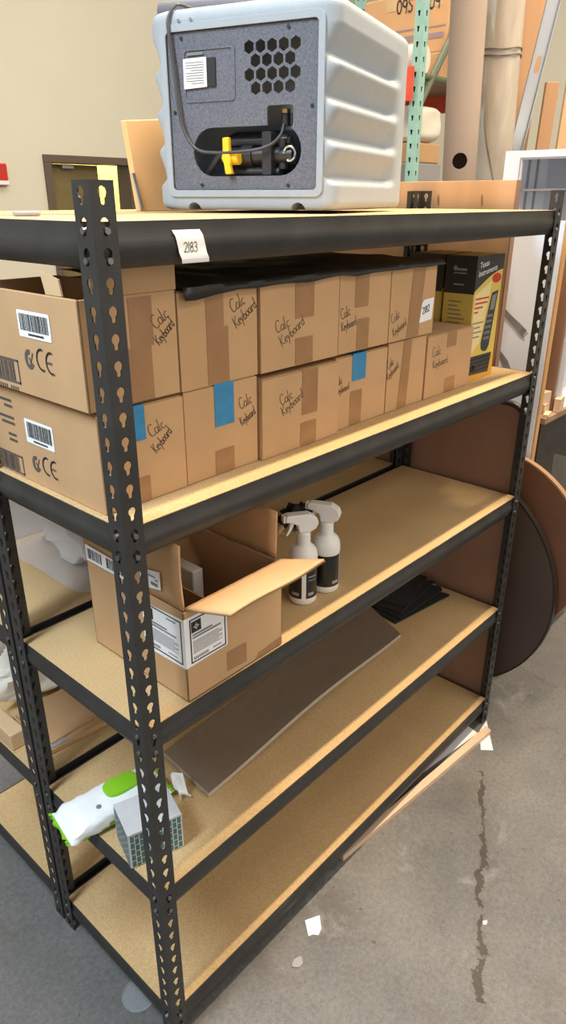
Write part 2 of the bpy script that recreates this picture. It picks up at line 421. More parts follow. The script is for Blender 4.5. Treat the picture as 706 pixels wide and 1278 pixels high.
# ------------------------------------------------------------------ keyboard cartons on the second shelf
FR = lambda y: Frame((0,y,0),(1,0,0),(0,0,1),(0,-1,0))     # front face: u = x, v = z
LF = lambda x: Frame((x,0,0),(0,1,0),(0,0,1),(-1,0,0))     # left face: u = y, v = z
GRP = 'cartons marked Calc Keyboard on the second shelf'
def carton(x0, x1, y0, y1, z0, z1, label, texts=(), tapes=(), blues=(), open_top=False, yaw=0, colour='card'):
    root = empty('carton', ((x0+x1)/2,(y0+y1)/2,z0), label, 'box', GRP)
    mb = MB()
    if not open_top:
        # body with slightly bulged lid panels and a seam
        mb.box((x0,y0,z0),(x1,y1,z1-.002))
        mid = (x0+x1)/2
        mb.box((x0+.003,y0+.003,z1-.002),(mid-.001,y1-.003,z1)); mb.box((mid+.001,y0+.003,z1-.002),(x1-.003,y1-.003,z1))
        mb.build('body', M[colour], root, bevel=.004, weld=False)
    else:
        t = .004
        mb.box((x0,y0,z0),(x1,y1,z0+t)); mb.box((x0,y0,z0),(x1,y0+t,z1)); mb.box((x0,y1-t,z0),(x1,y1,z1)); mb.box((x0,y0,z0),(x0+t,y1,z1)); mb.box((x1-t,y0,z0),(x1,y1,z1))
        mb.build('body', M[colour], root, bevel=.0015, weld=False)
    fr = FR(y0)
    for (a, b, c, d) in tapes:
        tb = MB(); quad(tb, fr, a, b, c, d, .0007); tb.build('tape', M['tape'], root)
    for (a, b, c, d, wrap) in blues:
        tb = MB(); quad(tb, fr, a, b, c, d, .001)
        if wrap: tb.face([(a,y0-.001,z1+.0012),(c,y0-.001,z1+.0012),(c,y0+.05,z1+.0012),(a,y0+.05,z1+.0012)]); tb.face([fr.p(a,d,.001),fr.p(c,d,.001),(c,y0-.001,z1+.0012),(a,y0-.001,z1+.0012)])
        tg = tb.build('tape', M['blue_tape'], root); tg['label'] = 'strip of blue painter tape'
    if texts:
        hb = MB()
        for s, u, v, h, ang, sx in texts: write(hb, fr, s, u, v, h, math.radians(ang), .0012, sx)
        hb.build('handwriting', M['marker'], root, weld=False, recalc=False)
    return root
Y1 = .43
B0 = 1.3258; B1 = 1.496
def calc(u, v, h=.034, a=18, u2=None, v2=None, a2=28, h2=.026, sx=.9, sx2=.62):
    return [('Calc', u, v, h, a, sx), ('Keyboard', u2, v2, h2, a2, sx2)]
# lower row
bl1 = carton(.022,.199,.078,Y1,B0,B1,'carton at the left end of the bottom row, barcode label on its side',
       calc(.126,1.436,.023,22,.135,1.406,40,.020,.8,.62), [(.086,1.326,.117,1.372)], [(.088,1.437,.115,B1,True)])
bl2 = carton(.202,.386,.080,Y1,B0,B1+.003,'bottom row carton second from the left, blue tape folded over its top edge',
       calc(.340,1.440,.023,16,.343,1.407,25,.019,.8,.58), [(.272,1.326,.321,1.374)], [(.274,1.420,.323,B1+.003,True)])
bl3 = carton(.392,.633,.072,Y1,B0,B1-.008,'bottom row carton third from the left, two separate brown tape strips on front',
       calc(.446,1.427,.023,17,.453,1.404,26,.022,.9,.82), [(.510,1.394,.560,B1-.008),(.506,1.326,.557,1.378)])
bl4 = carton(.638,.835,.086,Y1,B0,B1-.006,'bottom row carton fourth from the left, with short blue tape above brown tape',
       calc(.640,1.427,.018,16,.643,1.408,9,.017,.75,.72), [(.694,1.327,.738,1.407)], [(.698,1.430,.749,B1-.006,True)])
bl5 = carton(.839,1.007,.086,Y1,B0,B1,'bottom row carton fifth from the left, one long slanting brown tape strip',
       calc(.842,1.432,.021,28,.843,1.406,31,.019,.7,.70), [])
bl6 = carton(1.012,1.247,.084,.33,B0,B1-.008,'bottom row carton at the right end, in front of the yellow boxes',
       calc(1.039,1.432,.025,6,1.044,1.402,5,.021,.95,.92), [(1.108,1.448,1.156,B1-.008),(1.114,1.327,1.166,1.366)])
tb = MB(); polyf(tb, FR(.086), [(.889,1.327),(.929,1.327),(.939,B1-.001),(.903,B1-.001)], .0007); tb.build('tape', M['tape'], bl5)
# upper row
T0 = 1.4995; T1 = 1.667
tu1 = carton(.012,.197,.078,Y1,T0,T1+.0045,'top row carton at the left end with its front flap raised and open top',
       calc(.152,1.612,.024,34,.157,1.586,42,.020,.8,.60), [(.090,T0+.003,.140,1.590),(.100,1.590,.146,T1)], [], True)
tu2 = carton(.200,.389,.080,Y1,T0,T1,'top row carton second from the left, lying partly under the black film',
       calc(.326,1.620,.024,24,.335,1.592,32,.022,.85,.75), [(.262,T0+.002,.314,1.600),(.262,1.600,.304,T1)])
tu3 = carton(.394,.630,.076,Y1,T0,T1,'top row carton third from the left, with the widest front face of its row',
       calc(.438,1.570,.024,16,.453,1.543,29,.023,.9,.88), [(.491,1.592,.548,T1),(.492,T0+.002,.546,1.554)])
tu4 = carton(.634,.820,.078,Y1,T0,T1,'top row carton fourth from the left, tape split by a gap',
       calc(.642,1.572,.023,16,.644,1.548,11,.019,.8,.72), [(.687,1.593,.736,T1),(.698,T0+.002,.742,1.568)])
tu5 = carton(.823,1.016,.078,Y1,T0,T1,'top row carton at the right end, with a small white number sticker',
       calc(.834,1.541,.022,24,.843,1.511,23,.020,.9,.74), [])
tb = MB(); polyf(tb, FR(.078), [(.898,T0+.002),(.950,T0+.002),(.964,T1-.001),(.911,T1-.001)], .0007); tb.build('tape', M['tape'], tu5)
st = MB(); polyf(st, FR(.078), [(.950,1.530),(1.006,1.534),(1.010,1.586),(.966,1.584),(.957,1.576)], .0012)
sl = st.build('sticker', M['paper'], tu5); sl['label'] = 'white sticker with a handwritten number'
nb = MB(); write(nb, FR(.078), '2182', .962, 1.550, .016, math.radians(10), .0019, 1.05, .0018); nb.build('handwriting', M['ink'], sl, weld=False, recalc=False)
# raised flap, inner flaps of the open carton
fb = MB(); fb.box((.036,.0765,T1+.005),(.197,.0795,1.742)); fb.build('flap', M['card'], tu1, bevel=.001)
fb = MB(); fb.prism([(.0125,.085,T1+.002),(.0125,.425,T1+.002),(.075,.425,T1-.045),(.075,.085,T1-.045)], (.002,0,.003)); fb.build('flap', M['card_in'], tu1)
fb = MB(); fb.box((.016,.09,T0+.01),(.192,.42,T1-.09)); fb.build('packing', M['card_in'], tu1, bevel=.004)
fb = MB(); fb.prism([(.014,.125,T1+.03),(.014,.175,T1+.040),(.014,.165,T1+.006),(.014,.120,T1+.006)], (.003,0,0)); fb.build('torn_flap', M['card_pale'], tu1)

def side_print(root, x, bar, tick, ce, bx, hgt):
    fr = LF(x)
    lb = MB(); u0, u1, v0, v1 = bar          # u decreasing to the right in view (y axis), so left = larger y
    loop = rrect(u0, v0, u1, v1, .003)
    polyf(lb, fr, loop, .0008); L = lb.build('barcode_label', M['paper'], root, recalc=False)
    L['label'] = 'white barcode label'
    bb = MB(); uu = u0+.006
    while uu < u1-.008:
        wd = random.choice((.0009,.0012,.002)); quad(bb, fr, uu, v0+.011, uu+wd, v1-.005, .0013); uu += wd+random.choice((.001,.0014,.0018))
    for k in range(14): quad(bb, fr, u0+.022+k*.0034, v0+.004, u0+.0245+k*.0034, v0+.0075, .0013)
    bb.build('barcode', M['ink'], L, weld=False, recalc=False)
    pb = MB(); cu, cv = tick; r = hgt*.42
    # round tick emblem: a thick open ring with a check stroke
    ring = [(cu-r*math.cos(math.radians(a)), cv+r*1.15*math.sin(math.radians(a))) for a in range(70, 345, 12)]
    inner = [(cu-(r*.45)*math.cos(math.radians(a)), cv+(r*.6)*math.sin(math.radians(a))) for a in range(70, 345, 12)]
    for i in range(len(ring)-1): polyf(pb, fr, [ring[i], ring[i+1], inner[i+1], inner[i]], .0008)
    polyf(pb, fr, [(cu+.002,cv+.003),(cu-.003,cv-.008),(cu-.006,cv-.006),(cu-.001,cv+.004)], .0009)
    polyf(pb, fr, [(cu-.003,cv-.008),(cu-r*1.0,cv+r*.8),(cu-r*.8,cv+r*.9),(cu-.004,cv-.002)], .0009)
    # CE mark (reads from larger y to smaller y)
    for j, (cu2, cv2) in enumerate(ce):
        pts = [fr.p(cu2-hgt*.46*math.cos(math.radians(a)), cv2+hgt*.5*math.sin(math.radians(a)), .0008) for a in range(75, 290, 14)]
        pb.ribbon(pts, .0036, fr.n)
        if j == 1: pb.ribbon([fr.p(cu2+hgt*.4, cv2, .0008), fr.p(cu2-hgt*.02, cv2, .0008)], .0034, fr.n)
    u0, u1, v0, v1 = bx
    quad(pb, fr, u0, v1-.0035, u1, v1, .0008); quad(pb, fr, u0, v0, u1, v0+.0035, .0008); quad(pb, fr, u0, v0, u0+.0035, v1, .0008)
    uu = u0+.016
    while uu < u1-.004:
        wd = random.choice((.0012,.002,.003)); quad(pb, fr, uu, v0+.004, uu+wd, v1-.004, .0008); uu += wd+random.choice((.0012,.0016,.0024))
    for k in range(12):
        if k % 5 != 4: quad(pb, fr, u0+.012+k*.0075, v0-.012, u0+.016+k*.0075, v0-.006, .0008)
    pb.build('printed_marks', M['ink_soft'], root, weld=False, recalc=False)
side_print(tu1, .012, (.160,.258,1.600,1.643), (.238,1.564), [(.198,1.568),(.170,1.566)], (.278,.42,1.515,1.557), .034)
side_print(bl1, .022, (.214,.307,1.404,1.449), (.286,1.366), [(.248,1.370),(.222,1.369)], (.335,.43,1.314,1.362) if False else (.335,.425,1.330,1.368), .032)
pb = MB()
for k, wd in enumerate((.05,.03,.0,.055,.05,.0,.03,.03)):
    if wd:
        for q in range(int(wd/.006)): quad(pb, LF(.022), .345+q*.006, 1.47-k*.011, .3495+q*.006, 1.475-k*.011, .0008)
pb.build('printed_text', M['ink_soft'], bl1, weld=False, recalc=False)

# black film over the top row
rows = []; nx, ny = 40, 18
for i in range(nx+1):
    x = .205+(1.03-.205)*i/nx; r = []
    for j in range(ny+1):
        y = .064+(.44-.064)*j/ny
        z = T1+.003+.004*noise.noise(Vector((x*14,y*14,0)))+.004
        if j == 0: y -= 0.0; z -= .012+.006*noise.noise(Vector((x*9,3,0)))+ (.010 if i < 6 else 0)*max(0, 1-i/6)
        if j == 1: y = .070; z -= .001
        z += .02*max(0, .5-abs(i/nx-.12))*max(0, (j/ny)-.1)
        r.append((x,y,max(z, T1+.0015) if j > 1 else z))
    rows.append(r)
mb = MB(); mb.grid(rows); o = mb.build('plastic_film', M['black_film'], smooth=60, solid=.0012)
tag(o, 'black plastic film draped over the tops of the top row cartons', 'plastic sheet')

# ------------------------------------------------------------------ graphing calculator boxes
def ti_box(x0, x1, y0, y1, label):
    z0, z1 = 1.3258, 1.667
    root = empty('calculator_box', ((x0+x1)/2,(y0+y1)/2,z0), label, 'box', 'yellow and black retail boxes')
    mb = MB(); mb.box((x0,y0,z0),(x1,y1,z1)); mb.build('body', M['ti_yellow'], root, bevel=.002)
    f = FR(y0); W = x1-x0; U = lambda t: x0+W*t
    a = MB()
    curve = [(U(t), 1.575+.052*math.sin(t*1.45)) for t in [k/14 for k in range(15)]]
    polyf(a, f, [(U(0),z1),(U(0),1.575)]+curve[1:]+[(U(1),z1)], .0006, 0)
    polyf(a, f, [(U(0),z0),(U(1),z0),(U(1),z0+.06),(U(.5),z0+.05),(U(0),z0+.065)], .0006, 1)
    polyf(a, f, [(U(.03),1.565),(U(.62),1.6),(U(.38),1.43),(U(.03),1.40)], .0005, 2)
    polyf(a, f, [(U(.0),1.5),(U(.10),1.36),(U(.0),1.36)], .0006, 1)
    polyf(a, f, disc_pts(U(.78),1.604,.026,.013), .0009, 3)
    for k in range(4): quad(a, f, U(.06), 1.552-k*.012, U(.06)+W*(.5,.46,.3,.14)[k], 1.5565-k*.012, .0009, 3)
    for k in range(4): quad(a, f, U(.04), 1.487-k*.013, U(.04)+W*(.4,.3,.36,.3)[k], 1.4905-k*.013, .0009, 4)
    polyf(a, f, disc_pts(U(.22),z0+.035,.012,.009), .0009, 5); quad(a, f, U(.18), z0+.032, U(.26), z0+.039, .0012, 0)
    # calculator and its keypad
    cal = [(U(.66),1.565),(U(.90),1.57),(U(.80),1.46),(U(.76),1.415),(U(.68),1.402),(U(.55),1.403),(U(.46),1.412),(U(.44),1.43)]
    polyf(a, f, cal, .0009, 6)
    polyf(a, f, [(U(.68),1.557),(U(.85),1.561),(U(.80),1.518),(U(.64),1.517)], .0012, 7)
    for r in range(5):
        for c in range(4): 
            uu = U(.56+c*.055-r*.012); vv = 1.498-r*.0155; quad(a, f, uu, vv, uu+.0062, vv+.008, .0012, 7)
    polyf(a, f, [(U(.02),1.396),(U(.90),1.394),(U(.84),1.330+.008),(U(.0),1.335+.008)], .0009, 6)
    for r in range(4):
        for c in range(10): quad(a, f, U(.05+c*.083-r*.008), 1.383-r*.0115, U(.05+c*.083-r*.008)+.009, 1.390-r*.0115, .0012, 8)
    text_faces(a, f, 'Texas', U(.10), 1.634, .022, .001, 5, .15, math.radians(8))
    text_faces(a, f, 'Instruments', U(.08), 1.612, .022, .001, 5, .15, math.radians(8))
    a.build('printed_front', [M['ti_black'],M['ti_gold'],M['ti_pale'],M['ti_red'],M['grey_print'],M['paper'],M['calc'],M['calc_key'],M['ink']], root, weld=False, recalc=False)
    g = LF(x0); b = MB(); D = y1-y0
    quad(b, g, y0, 1.568, y1, z1, .0006, 0)
    for k in range(7): quad(b, g, y0+D*(.82 if k % 2 else .7)-D*(.3 if k < 3 else .45), 1.545-k*.0115, y0+D*.82, 1.548-k*.0115, .0006, 1)
    quad(b, g, y0+D*.3, 1.628, y0+D*.62, 1.634, .0009, 2); quad(b, g, y0+D*.3, 1.620, y0+D*.72, 1.623, .0009, 2); polyf(b, g, disc_pts(y0+D*.68,1.634,.006,.007,10), .0009, 2)
    quad(b, g, y0+D*.35, 1.590, y0+D*.7, 1.5935, .0009, 2)
    b.build('printed_side', [M['ti_black'],M['grey_print'],M['cabinet_in']], root, weld=False, recalc=False)
    return root
ti_box(1.256,1.412,.098,.192,'yellow and black calculator box at the right end of the shelf, full front showing')
ti_box(1.262,1.416,.202,.31,'yellow and black box standing directly behind the other calculator box')

# number tag taped on the top beam
tp = [(.0046,1.7650),(.0030,1.7610),(.0012,1.7570),(.0006,1.7500),(.0004,1.7420),(.0000,1.7330),(-.0030,1.7245),(-.0010,1.7185)]
mb = MB(); rows = [[(.136+.0017*k+du, p, q) for du in (0,.018,.036,.054)] for k, (p, q) in enumerate(tp)]
mb.grid(rows); o = mb.build('paper_tag', M['paper'], smooth=60)
tag(o, 'white paper tag with handwritten number 2183 taped on the top beam', 'tag')
nb = MB(); fr = Frame((0,.0004,0),(1,0,0),(0,0,1),(0,-1,0)); write(nb, fr, '2183', .153, 1.734, .014, 0, .0012, 1.0, .0015); h = nb.build('handwriting', M['ink'], o, weld=False, recalc=False)

# ------------------------------------------------------------------ machine on the top shelf
th = math.radians(17)
A = Vector((.62,.09,1.7792)); ES = Vector((-math.sin(th), math.cos(th), 0)); EL = Vector((math.cos(th), math.sin(th), 0)); EZ = Vector((0,0,1))
MW, ML, MH, MZ = .415, .47, .362, .006
mroot = empty('water_chiller', A+ES*MW/2+EL*ML/2, 'grey ribbed plastic utility machine with dark vented front on the top shelf', 'machine')
mp = lambda s, l, z: A+ES*s+EL*l+EZ*z
rows = []; NZ = 110
def wave(z):
    u = (z-.045)/.275
    if u <= 0 or u >= 1: return 0
    ph = (u*4) % 1.0
    if ph < .08: return 0
    if ph < .36: t_ = (ph-.08)/.28; return t_*t_*(3-2*t_)
    t_ = (1-ph)/.64; return t_**.8*(1-.25*(1-t_)**2)
for k in range(NZ+1):
    z = MZ+MH*k/NZ; e = 0
    db, dt = (z-MZ), (MZ+MH-z); rb, rt = .016, .022
    if db < rb: e = rb-math.sqrt(max(0, rb*rb-(rb-db)**2))
    if dt < rt: e = rt-math.sqrt(max(0, rt*rt-(rt-dt)**2))
    taper = .010*k/NZ
    ring = []
    R_ = .03
    s0, s1, l0, l1 = e, MW-e, e*.5, ML-e
    def corner(cs, cl, a0):
        return [(cs+R_*math.cos(math.radians(a0+90*j/6)), cl+R_*math.sin(math.radians(a0+90*j/6))) for j in range(7)]
    raw = []
    # order: side A (s=s0) from front to back, back, side B, front
    side = [(s0, l0+R_+(l1-l0-2*R_)*j/26) for j in range(27)]
    raw += corner(s0+R_, l0+R_, 270)[::-1]
    raw += side[1:-1]
    raw += corner(s0+R_, l1-R_, 180)[::-1][:1] and [(s0+R_-R_*math.cos(math.radians(90*j/6)), l1-R_+R_*math.sin(math.radians(90*j/6))) for j in range(7)]
    raw += [(s1-R_+R_*math.sin(math.radians(90*j/6)), l1-R_+R_*math.cos(math.radians(90*j/6))) for j in range(7)]
    raw += [(s1, l1-R_-(l1-l0-2*R_)*j/26) for j in range(1, 26)]
    raw += [(s1-R_+R_*math.cos(math.radians(90*j/6)), l0+R_-R_*math.sin(math.radians(90*j/6))) for j in range(7)]
    # fix the first corner so the ring runs from front to side A
    first = [(s0+R_-R_*math.sin(math.radians(90*j/6)), l0+R_-R_*math.cos(math.radians(90*j/6))) for j in range(7)]
    raw = first+raw[7:]
    wv = wave(z)
    for (s, l) in raw:
        t = (l-l0)/(l1-l0)
        fade = max(0, min(1, (.86-t)/.12)); fade = fade*fade*(3-2*fade)
        amp = .023*wv*fade
        if s < MW*.12: s += amp*(1-max(0, (s-s0))/R_ if s-s0 < R_ else 0)
        elif s > MW*.88: s -= amp*(1-max(0, (s1-s))/R_ if s1-s < R_ else 0)
        ring.append(mp(s, l, z))
    rows.append(ring)
mb = MB(); mb.grid(rows, closed=True); n = len(rows[0]); i0 = len(mb.v)-n
mb.f.append(tuple(range(n))[::-1]); mb.mi.append(0); mb.f.append(tuple(i0+j for j in range(n))); mb.mi.append(0)
body = mb.build('housing', M['machine'], mroot, smooth=50)
# real cavity behind the front panel and two notches under the front edge
cut = MB(); PS0, PS1, PZ0, PZ1 = .038, .368, .045, .328
cut.prism([mp(s, -.05, z) for s, z in rrect(PS0-.004, PZ0-.004, PS1+.004, PZ1+.004, .012)], EL*.19)
for sc in (.078,.322): cut.tube([mp(sc,-.05,.004), mp(sc,.05,.004)], .0165, 20)
cutter = cut.build('cutter', M['machine'], mroot, weld=False)
md = body.modifiers.new('cut', 'BOOLEAN'); md.operation = 'DIFFERENCE'; md.object = cutter; md.solver = 'EXACT'
dg = bpy.context.evaluated_depsgraph_get(); me = bpy.data.meshes.new_from_object(body.evaluated_get(dg))
body.modifiers.clear(); body.data = me; bpy.data.objects.remove(cutter)
MF = Frame(A, ES, EZ, -EL)
# rim of the front opening
rim = plate(rrect(PS0-.014, PZ0-.014, PS1+.014, PZ1+.014, .016), [rrect(PS0-.001, PZ0-.001, PS1+.001, PZ1+.001, .008)], MF, .004)
rim.build('bezel', M['machine'], mroot, bevel=.0015)
# panel with hexagonal vents and an oblong opening
holes = []
hexr = .0118
for row, (su, zz, cnt) in enumerate(((.184,.2935,5),(.1705,.2705,4),(.184,.2475,5),(.1705,.2245,4))):
    for c in range(cnt): holes.append([(su-.0246*c+hexr*math.cos(math.radians(90+60*k)), zz+hexr*math.sin(math.radians(90+60*k))) for k in range(6)])
rz0, rz1 = .070, .160; rr_ = (rz1-rz0)/2
rec = [(.318-rr_+rr_*math.cos(math.radians(a)), (rz0+rz1)/2+rr_*math.sin(math.radians(a))) for a in range(90, -91, -15)]
rec += [(.072+rr_+rr_*math.cos(math.radians(a)), (rz0+rz1)/2+rr_*math.sin(math.radians(a))) for a in range(270, 119, -15)]
rec += [(.090,.160),(.090,.190),(.094,.194),(.142,.194),(.146,.190),(.146,.160)]
holes.append(rec)
PF = Frame(A+EL*.006, ES, EZ, -EL)
pan = plate(rrect(PS0, PZ0, PS1, PZ1, .006), holes, PF, .004); panel = pan.build('front_panel', M['mpanel'], mroot, weld=True)
# raised square, sticker, screws
sq = plate(rrect(.215,.206,.333,.300,.008), [rrect(.2195,.2105,.3285,.2955,.006)], Frame(A+EL*.002, ES, EZ, -EL), .0022); sq.build('raised_frame', M['mpanel'], mroot)
S3 = Frame(A+EL*.002, ES, EZ, -EL)
b = MB(); b.box((0,0,0),(1,1,1), mtx=Matrix.LocRotScale(None,None,None)); 
b = MB(); b.prism([S3.p(u,v,0) for u, v in ((.258,.232),(.280,.232),(.280,.282),(.258,.282))], -EL*.004); b.build('latch_block', M['dark_plastic'], mroot, bevel=.001)
b = MB(); polyf(b, S3, ((.277,.232),(.3305,.230),(.3305,.282),(.277,.283)), .005); stc = b.build('sticker', M['paper'], mroot)
b = MB()
quad(b, S3, .285, .2875, .3225, .2925, .003)
for k in range(9): quad(b, S3, .283, .274-k*.0045, .325-(.012 if k in (3,8) else 0), .2756-k*.0045, .0054)
b.build('printed_text', M['grey_print'], stc, weld=False, recalc=False)
b = MB()
for (s, z) in ((.10,.320),(.335,.318),(.05,.190),(.10,.052),(.30,.054),(.358,.19)): b.tube([S3.p(s,z,-.001), S3.p(s,z,.0025)], .0034, 10)
b.build('screw', M['dark_plastic'], mroot)
b = MB()
for s in (.337,.309): b.tube([MF.p(s,.347,-.004), MF.p(s,.347,.003)], .0034, 10)
b.build('screw', M['chrome'], mroot)
# fittings inside the oblong opening
bx = MB(); bx.prism([mp(s, .118, z) for s, z in rec], EL*.004); bx.build('recess_back', M['dark_plastic'], mroot)
b = MB()
zc = .108
b.tube([mp(.262,.032,zc), mp(.10,.032,zc)], .0165, 18); b.tube([mp(.215,.032,zc), mp(.190,.032,zc)], .0205, 18); b.tube([mp(.165,.032,zc), mp(.148,.032,zc)], .0195, 18)
b.prism([mp(s,.006,z) for s, z in rrect(.140,.072,.160,.150,.003)], EL*.03)
b.tube([mp(.300,.03,.078), mp(.270,.03,.112), mp(.262,.03,.112)], .0075, 12)
b.tube([mp(.125,.032,zc-.025), mp(.125,.032,zc+.03)], .009, 14); b.tube([mp(.25,.04,.135), mp(.11,.04,.135)], .011, 14)
b.tube([mp(.235,.03,.078), mp(.13,.03,.078)], .009, 14)
b.build('pipe_fittings', M['valve'], mroot, smooth=40, weld=False)
b = MB()   # yellow lever
lev = [(.240,.140),(.226,.141),(.225,.112),(.221,.102),(.224,.090),(.220,.074),(.235,.073),(.238,.092),(.243,.103),(.240,.116)]
b.prism([mp(s,-.014,z) for s, z in lev], EL*.012); b.tube([mp(.232,-.004,.104), mp(.232,.02,.104)], .013, 16); b.tube([mp(.226,.004,.104), mp(.210,.004,.104)], .013, 16)
b.build('valve_handle', M['yellow'], mroot, bevel=.002)
b = MB(); b.tube([mp(.118,.03,.160), mp(.118,.03,.186)], .0095, 14); b.build('cable_plug', M['dark_plastic'], mroot, smooth=40)
b = MB(); b.tube([mp(.118,.028,.182), mp(.118,.028,.189)], .0105, 14); b.build('collar', M['brass'], mroot, smooth=40)
b = MB(); b.tube([mp(.104+.013*math.cos(a), .016, .110+.013*math.sin(a)) for a in [2*PI*k/24*.8 for k in range(25)]], .003, 8); b.build('wire_clip', M['chrome'], mroot, smooth=60)
b = MB()
pts = [(.118,.02,.162),(.120,.012,.145),(.133,.0,.128),(.160,-.008,.118),(.20,-.012,.114),(.25,-.012,.113),(.295,-.012,.118),(.322,-.011,.140),(.338,-.010,.175),(.345,-.009,.22),(.350,-.008,.27),(.357,-.009,.33),(.358,-.006,.352),(.351,.004,.371),(.345,.02,.378),(.338,.06,.376)]
def spline(pts, k=6):
    P = [Vector(p) for p in pts]; out = []
    for i in range(len(P)-1):
        p0, p1, p2, p3 = P[max(i-1,0)], P[i], P[i+1], P[min(i+2,len(P)-1)]
        for j in range(k):
            t = j/k; out.append(.5*((2*p1)+(p2-p0)*t+(2*p0-5*p1+4*p2-p3)*t*t+(3*p1-p0-3*p2+p3)*t**3))
    return out+[P[-1]]
b.tube([mp(*q) for q in spline(pts)], .0032, 10); b.build('power_cable', M['cable'], mroot, smooth=60)

# grey pipe lying on the machine
b = MB(); zt = MZ+MH+.0175
p0, p1 = mp(.432,.085,zt), mp(.06,.13,zt); dv = (p1-p0).normalized()
b.tube([p0-dv*.006, p0-dv*.002, p0, p1], [.010,.0155,.0175,.0175], 24)
o = b.build('foam_pipe', M['pipe_grey'], smooth=50); tag(o, 'dark grey padded tube lying across the top of the machine', 'tube')

# ------------------------------------------------------------------ things on the third shelf
z0 = .9188; zt = 1.120
ob = empty('open_carton', (.248,.165,z0), 'open brown carton with torn flaps and black-bordered white labels on the third shelf', 'box')
x0, x1, y0, y1, t = .116, .383, .012, .318, .004
b = MB(); b.box((x0,y0,z0),(x1,y1,z0+t)); b.box((x0,y0,z0),(x1,y0+t,zt)); b.box((x0,y1-t,z0),(x1,y1,zt)); b.box((x0,y0,z0),(x0+t,y1,zt)); b.box((x1-t,y0,z0),(x1,y1,zt))
b.build('body', M['card'], ob, bevel=.0015, weld=False)
RF = .105
def sheet(fn, nu, nv, name, m, parent, thick=.0045, bevel=0):
    b = MB(); b.grid([[fn(i/nu, j/nv) for j in range(nv+1)] for i in range(nu+1)]); return b.build(name, m, parent, smooth=40, solid=thick)
sheet(lambda u, v: (x0+.004-.004*math.sin(v*2.6), y0+.001+(y1-y0)*u, zt+.003+.132*v+.002*noise.noise(Vector((u*5,v*4,1)))), 12, 6, 'flap', M['card'], ob)
sheet(lambda u, v: (x0+.01+(x1-x0-.012)*u, y1-.004-.05*v, zt-.004-.09*v), 12, 6, 'flap', M['card_in'], ob)
sheet(lambda u, v: (x0+.006+(x1-x0-.008)*u+.026*v, y0+.003-.095*v, zt+.004+.016*v+.0025*math.sin(u*7)*v+.006*u*v), 16, 8, 'flap', M['card'], ob, .006)
b = MB(); ED = lambda u: Vector((x0+.006+(x1-x0-.008)*u+.026, y0+.003-.0985, zt+.020+.0025*math.sin(u*7)+.006*u))
b.ribbon([ED(k/120)+EZ*(.0019*(1 if k % 2 else -1)) for k in range(121)], .0011, (0,-1,0)); b.build('corrugated_edge', M['tape'], ob, weld=False, recalc=False)
sheet(lambda u, v: (x1-.002+.004*v+.002*noise.noise(Vector((u*6,v*4,5))), y0+.016+(y1-y0-.02)*u, zt+.003+RF*v), 12, 6, 'flap', M['card'], ob)
b = MB(); b.box((.215,y0+.02,z0+.006),(.219,y1-.02,zt-.035)); b.build('divider', M['card_in'], ob)
b = MB(); b.box((.30,.20,z0+.006),(.33,.30,zt-.06)); b.build('packing_paper', M['paper'], ob, bevel=.004)
# corner label wrapping both faces
f = FR(y0); g = LF(x0)
b = MB(); b.face([f.p(x0-.0008,.997,.001), f.p(.222,1.000,.001), f.p(.222,1.104,.001), f.p(x0-.0008,1.106,.001)]); b.face([g.p(y0-.0008,.997,.001), g.p(.135,.993,.001), g.p(.135,1.098,.001), g.p(y0-.0008,1.106,.001)])
lab = b.build('corner_label', M['paper'], ob, recalc=False); lab['label'] = 'white label with black borders wrapping the corner'
b = MB()
for fr, a0, a1 in ((f,.128,.218),(g,.019,.130)):
    v0, v1, w_ = 1.003, 1.099, .0028
    quad(b, fr, a0, v0, a1, v0+w_, .0015); quad(b, fr, a0, v1-w_, a1, v1, .0015); quad(b, fr, a0, v0, a0+w_, v1, .0015); quad(b, fr, a1-w_, v0, a1, v1, .0015)
    # small square emblem with a star of petals left blank
    s0 = a0+.004 if fr is f else a1-.004-.024
    quad(b, fr, s0, v1-.030, s0+.024, v1-.006, .0016)
b.build('label_border', M['ink'], lab, weld=False, recalc=False)
b = MB()
for fr, s0 in ((f,.132),(g,.102)):
    cu, cv = s0+.012, 1.081
    for a in range(0, 180, 45):
        ca, sa = math.cos(math.radians(a)), math.sin(math.radians(a)); L = .0085 if a % 90 == 0 else .0055
        polyf(b, fr, [(cu+L*ca,cv+L*sa),(cu-.0016*sa,cv+.0016*ca),(cu-L*ca,cv-L*sa),(cu+.0016*sa,cv-.0016*ca)], .002)
b.build('emblem', M['paper'], lab, weld=False, recalc=False)
b = MB()
for fr, a0, a1, fl_ in ((f,.128,.218,1),(g,.019,.130,-1)):
    P_ = (lambda s: a0+s) if fl_ == 1 else (lambda s: a1-s)
    W_ = a1-a0
    def ln(s0, s1, v, h): quad(b, fr, min(P_(s0),P_(s1)), v, max(P_(s0),P_(s1)), v+h, .0016)
    ln(W_*.62, W_*.86, 1.088, .003)
    ln(.006, W_*.62, 1.062, .0034); ln(.006, W_*.86, 1.056, .0034)
    for k in range(8): ln(.006, W_*(.9 if k % 3 else .8), 1.048-k*.0036, .0014)
    for k in range(9): ln(.007+k*.0042, .0095+k*.0042, 1.009, .006)
    ln(W_*.62, W_*.86, 1.012, .0022)
b.build('label_text', M['grey_print'], lab, weld=False, recalc=False)
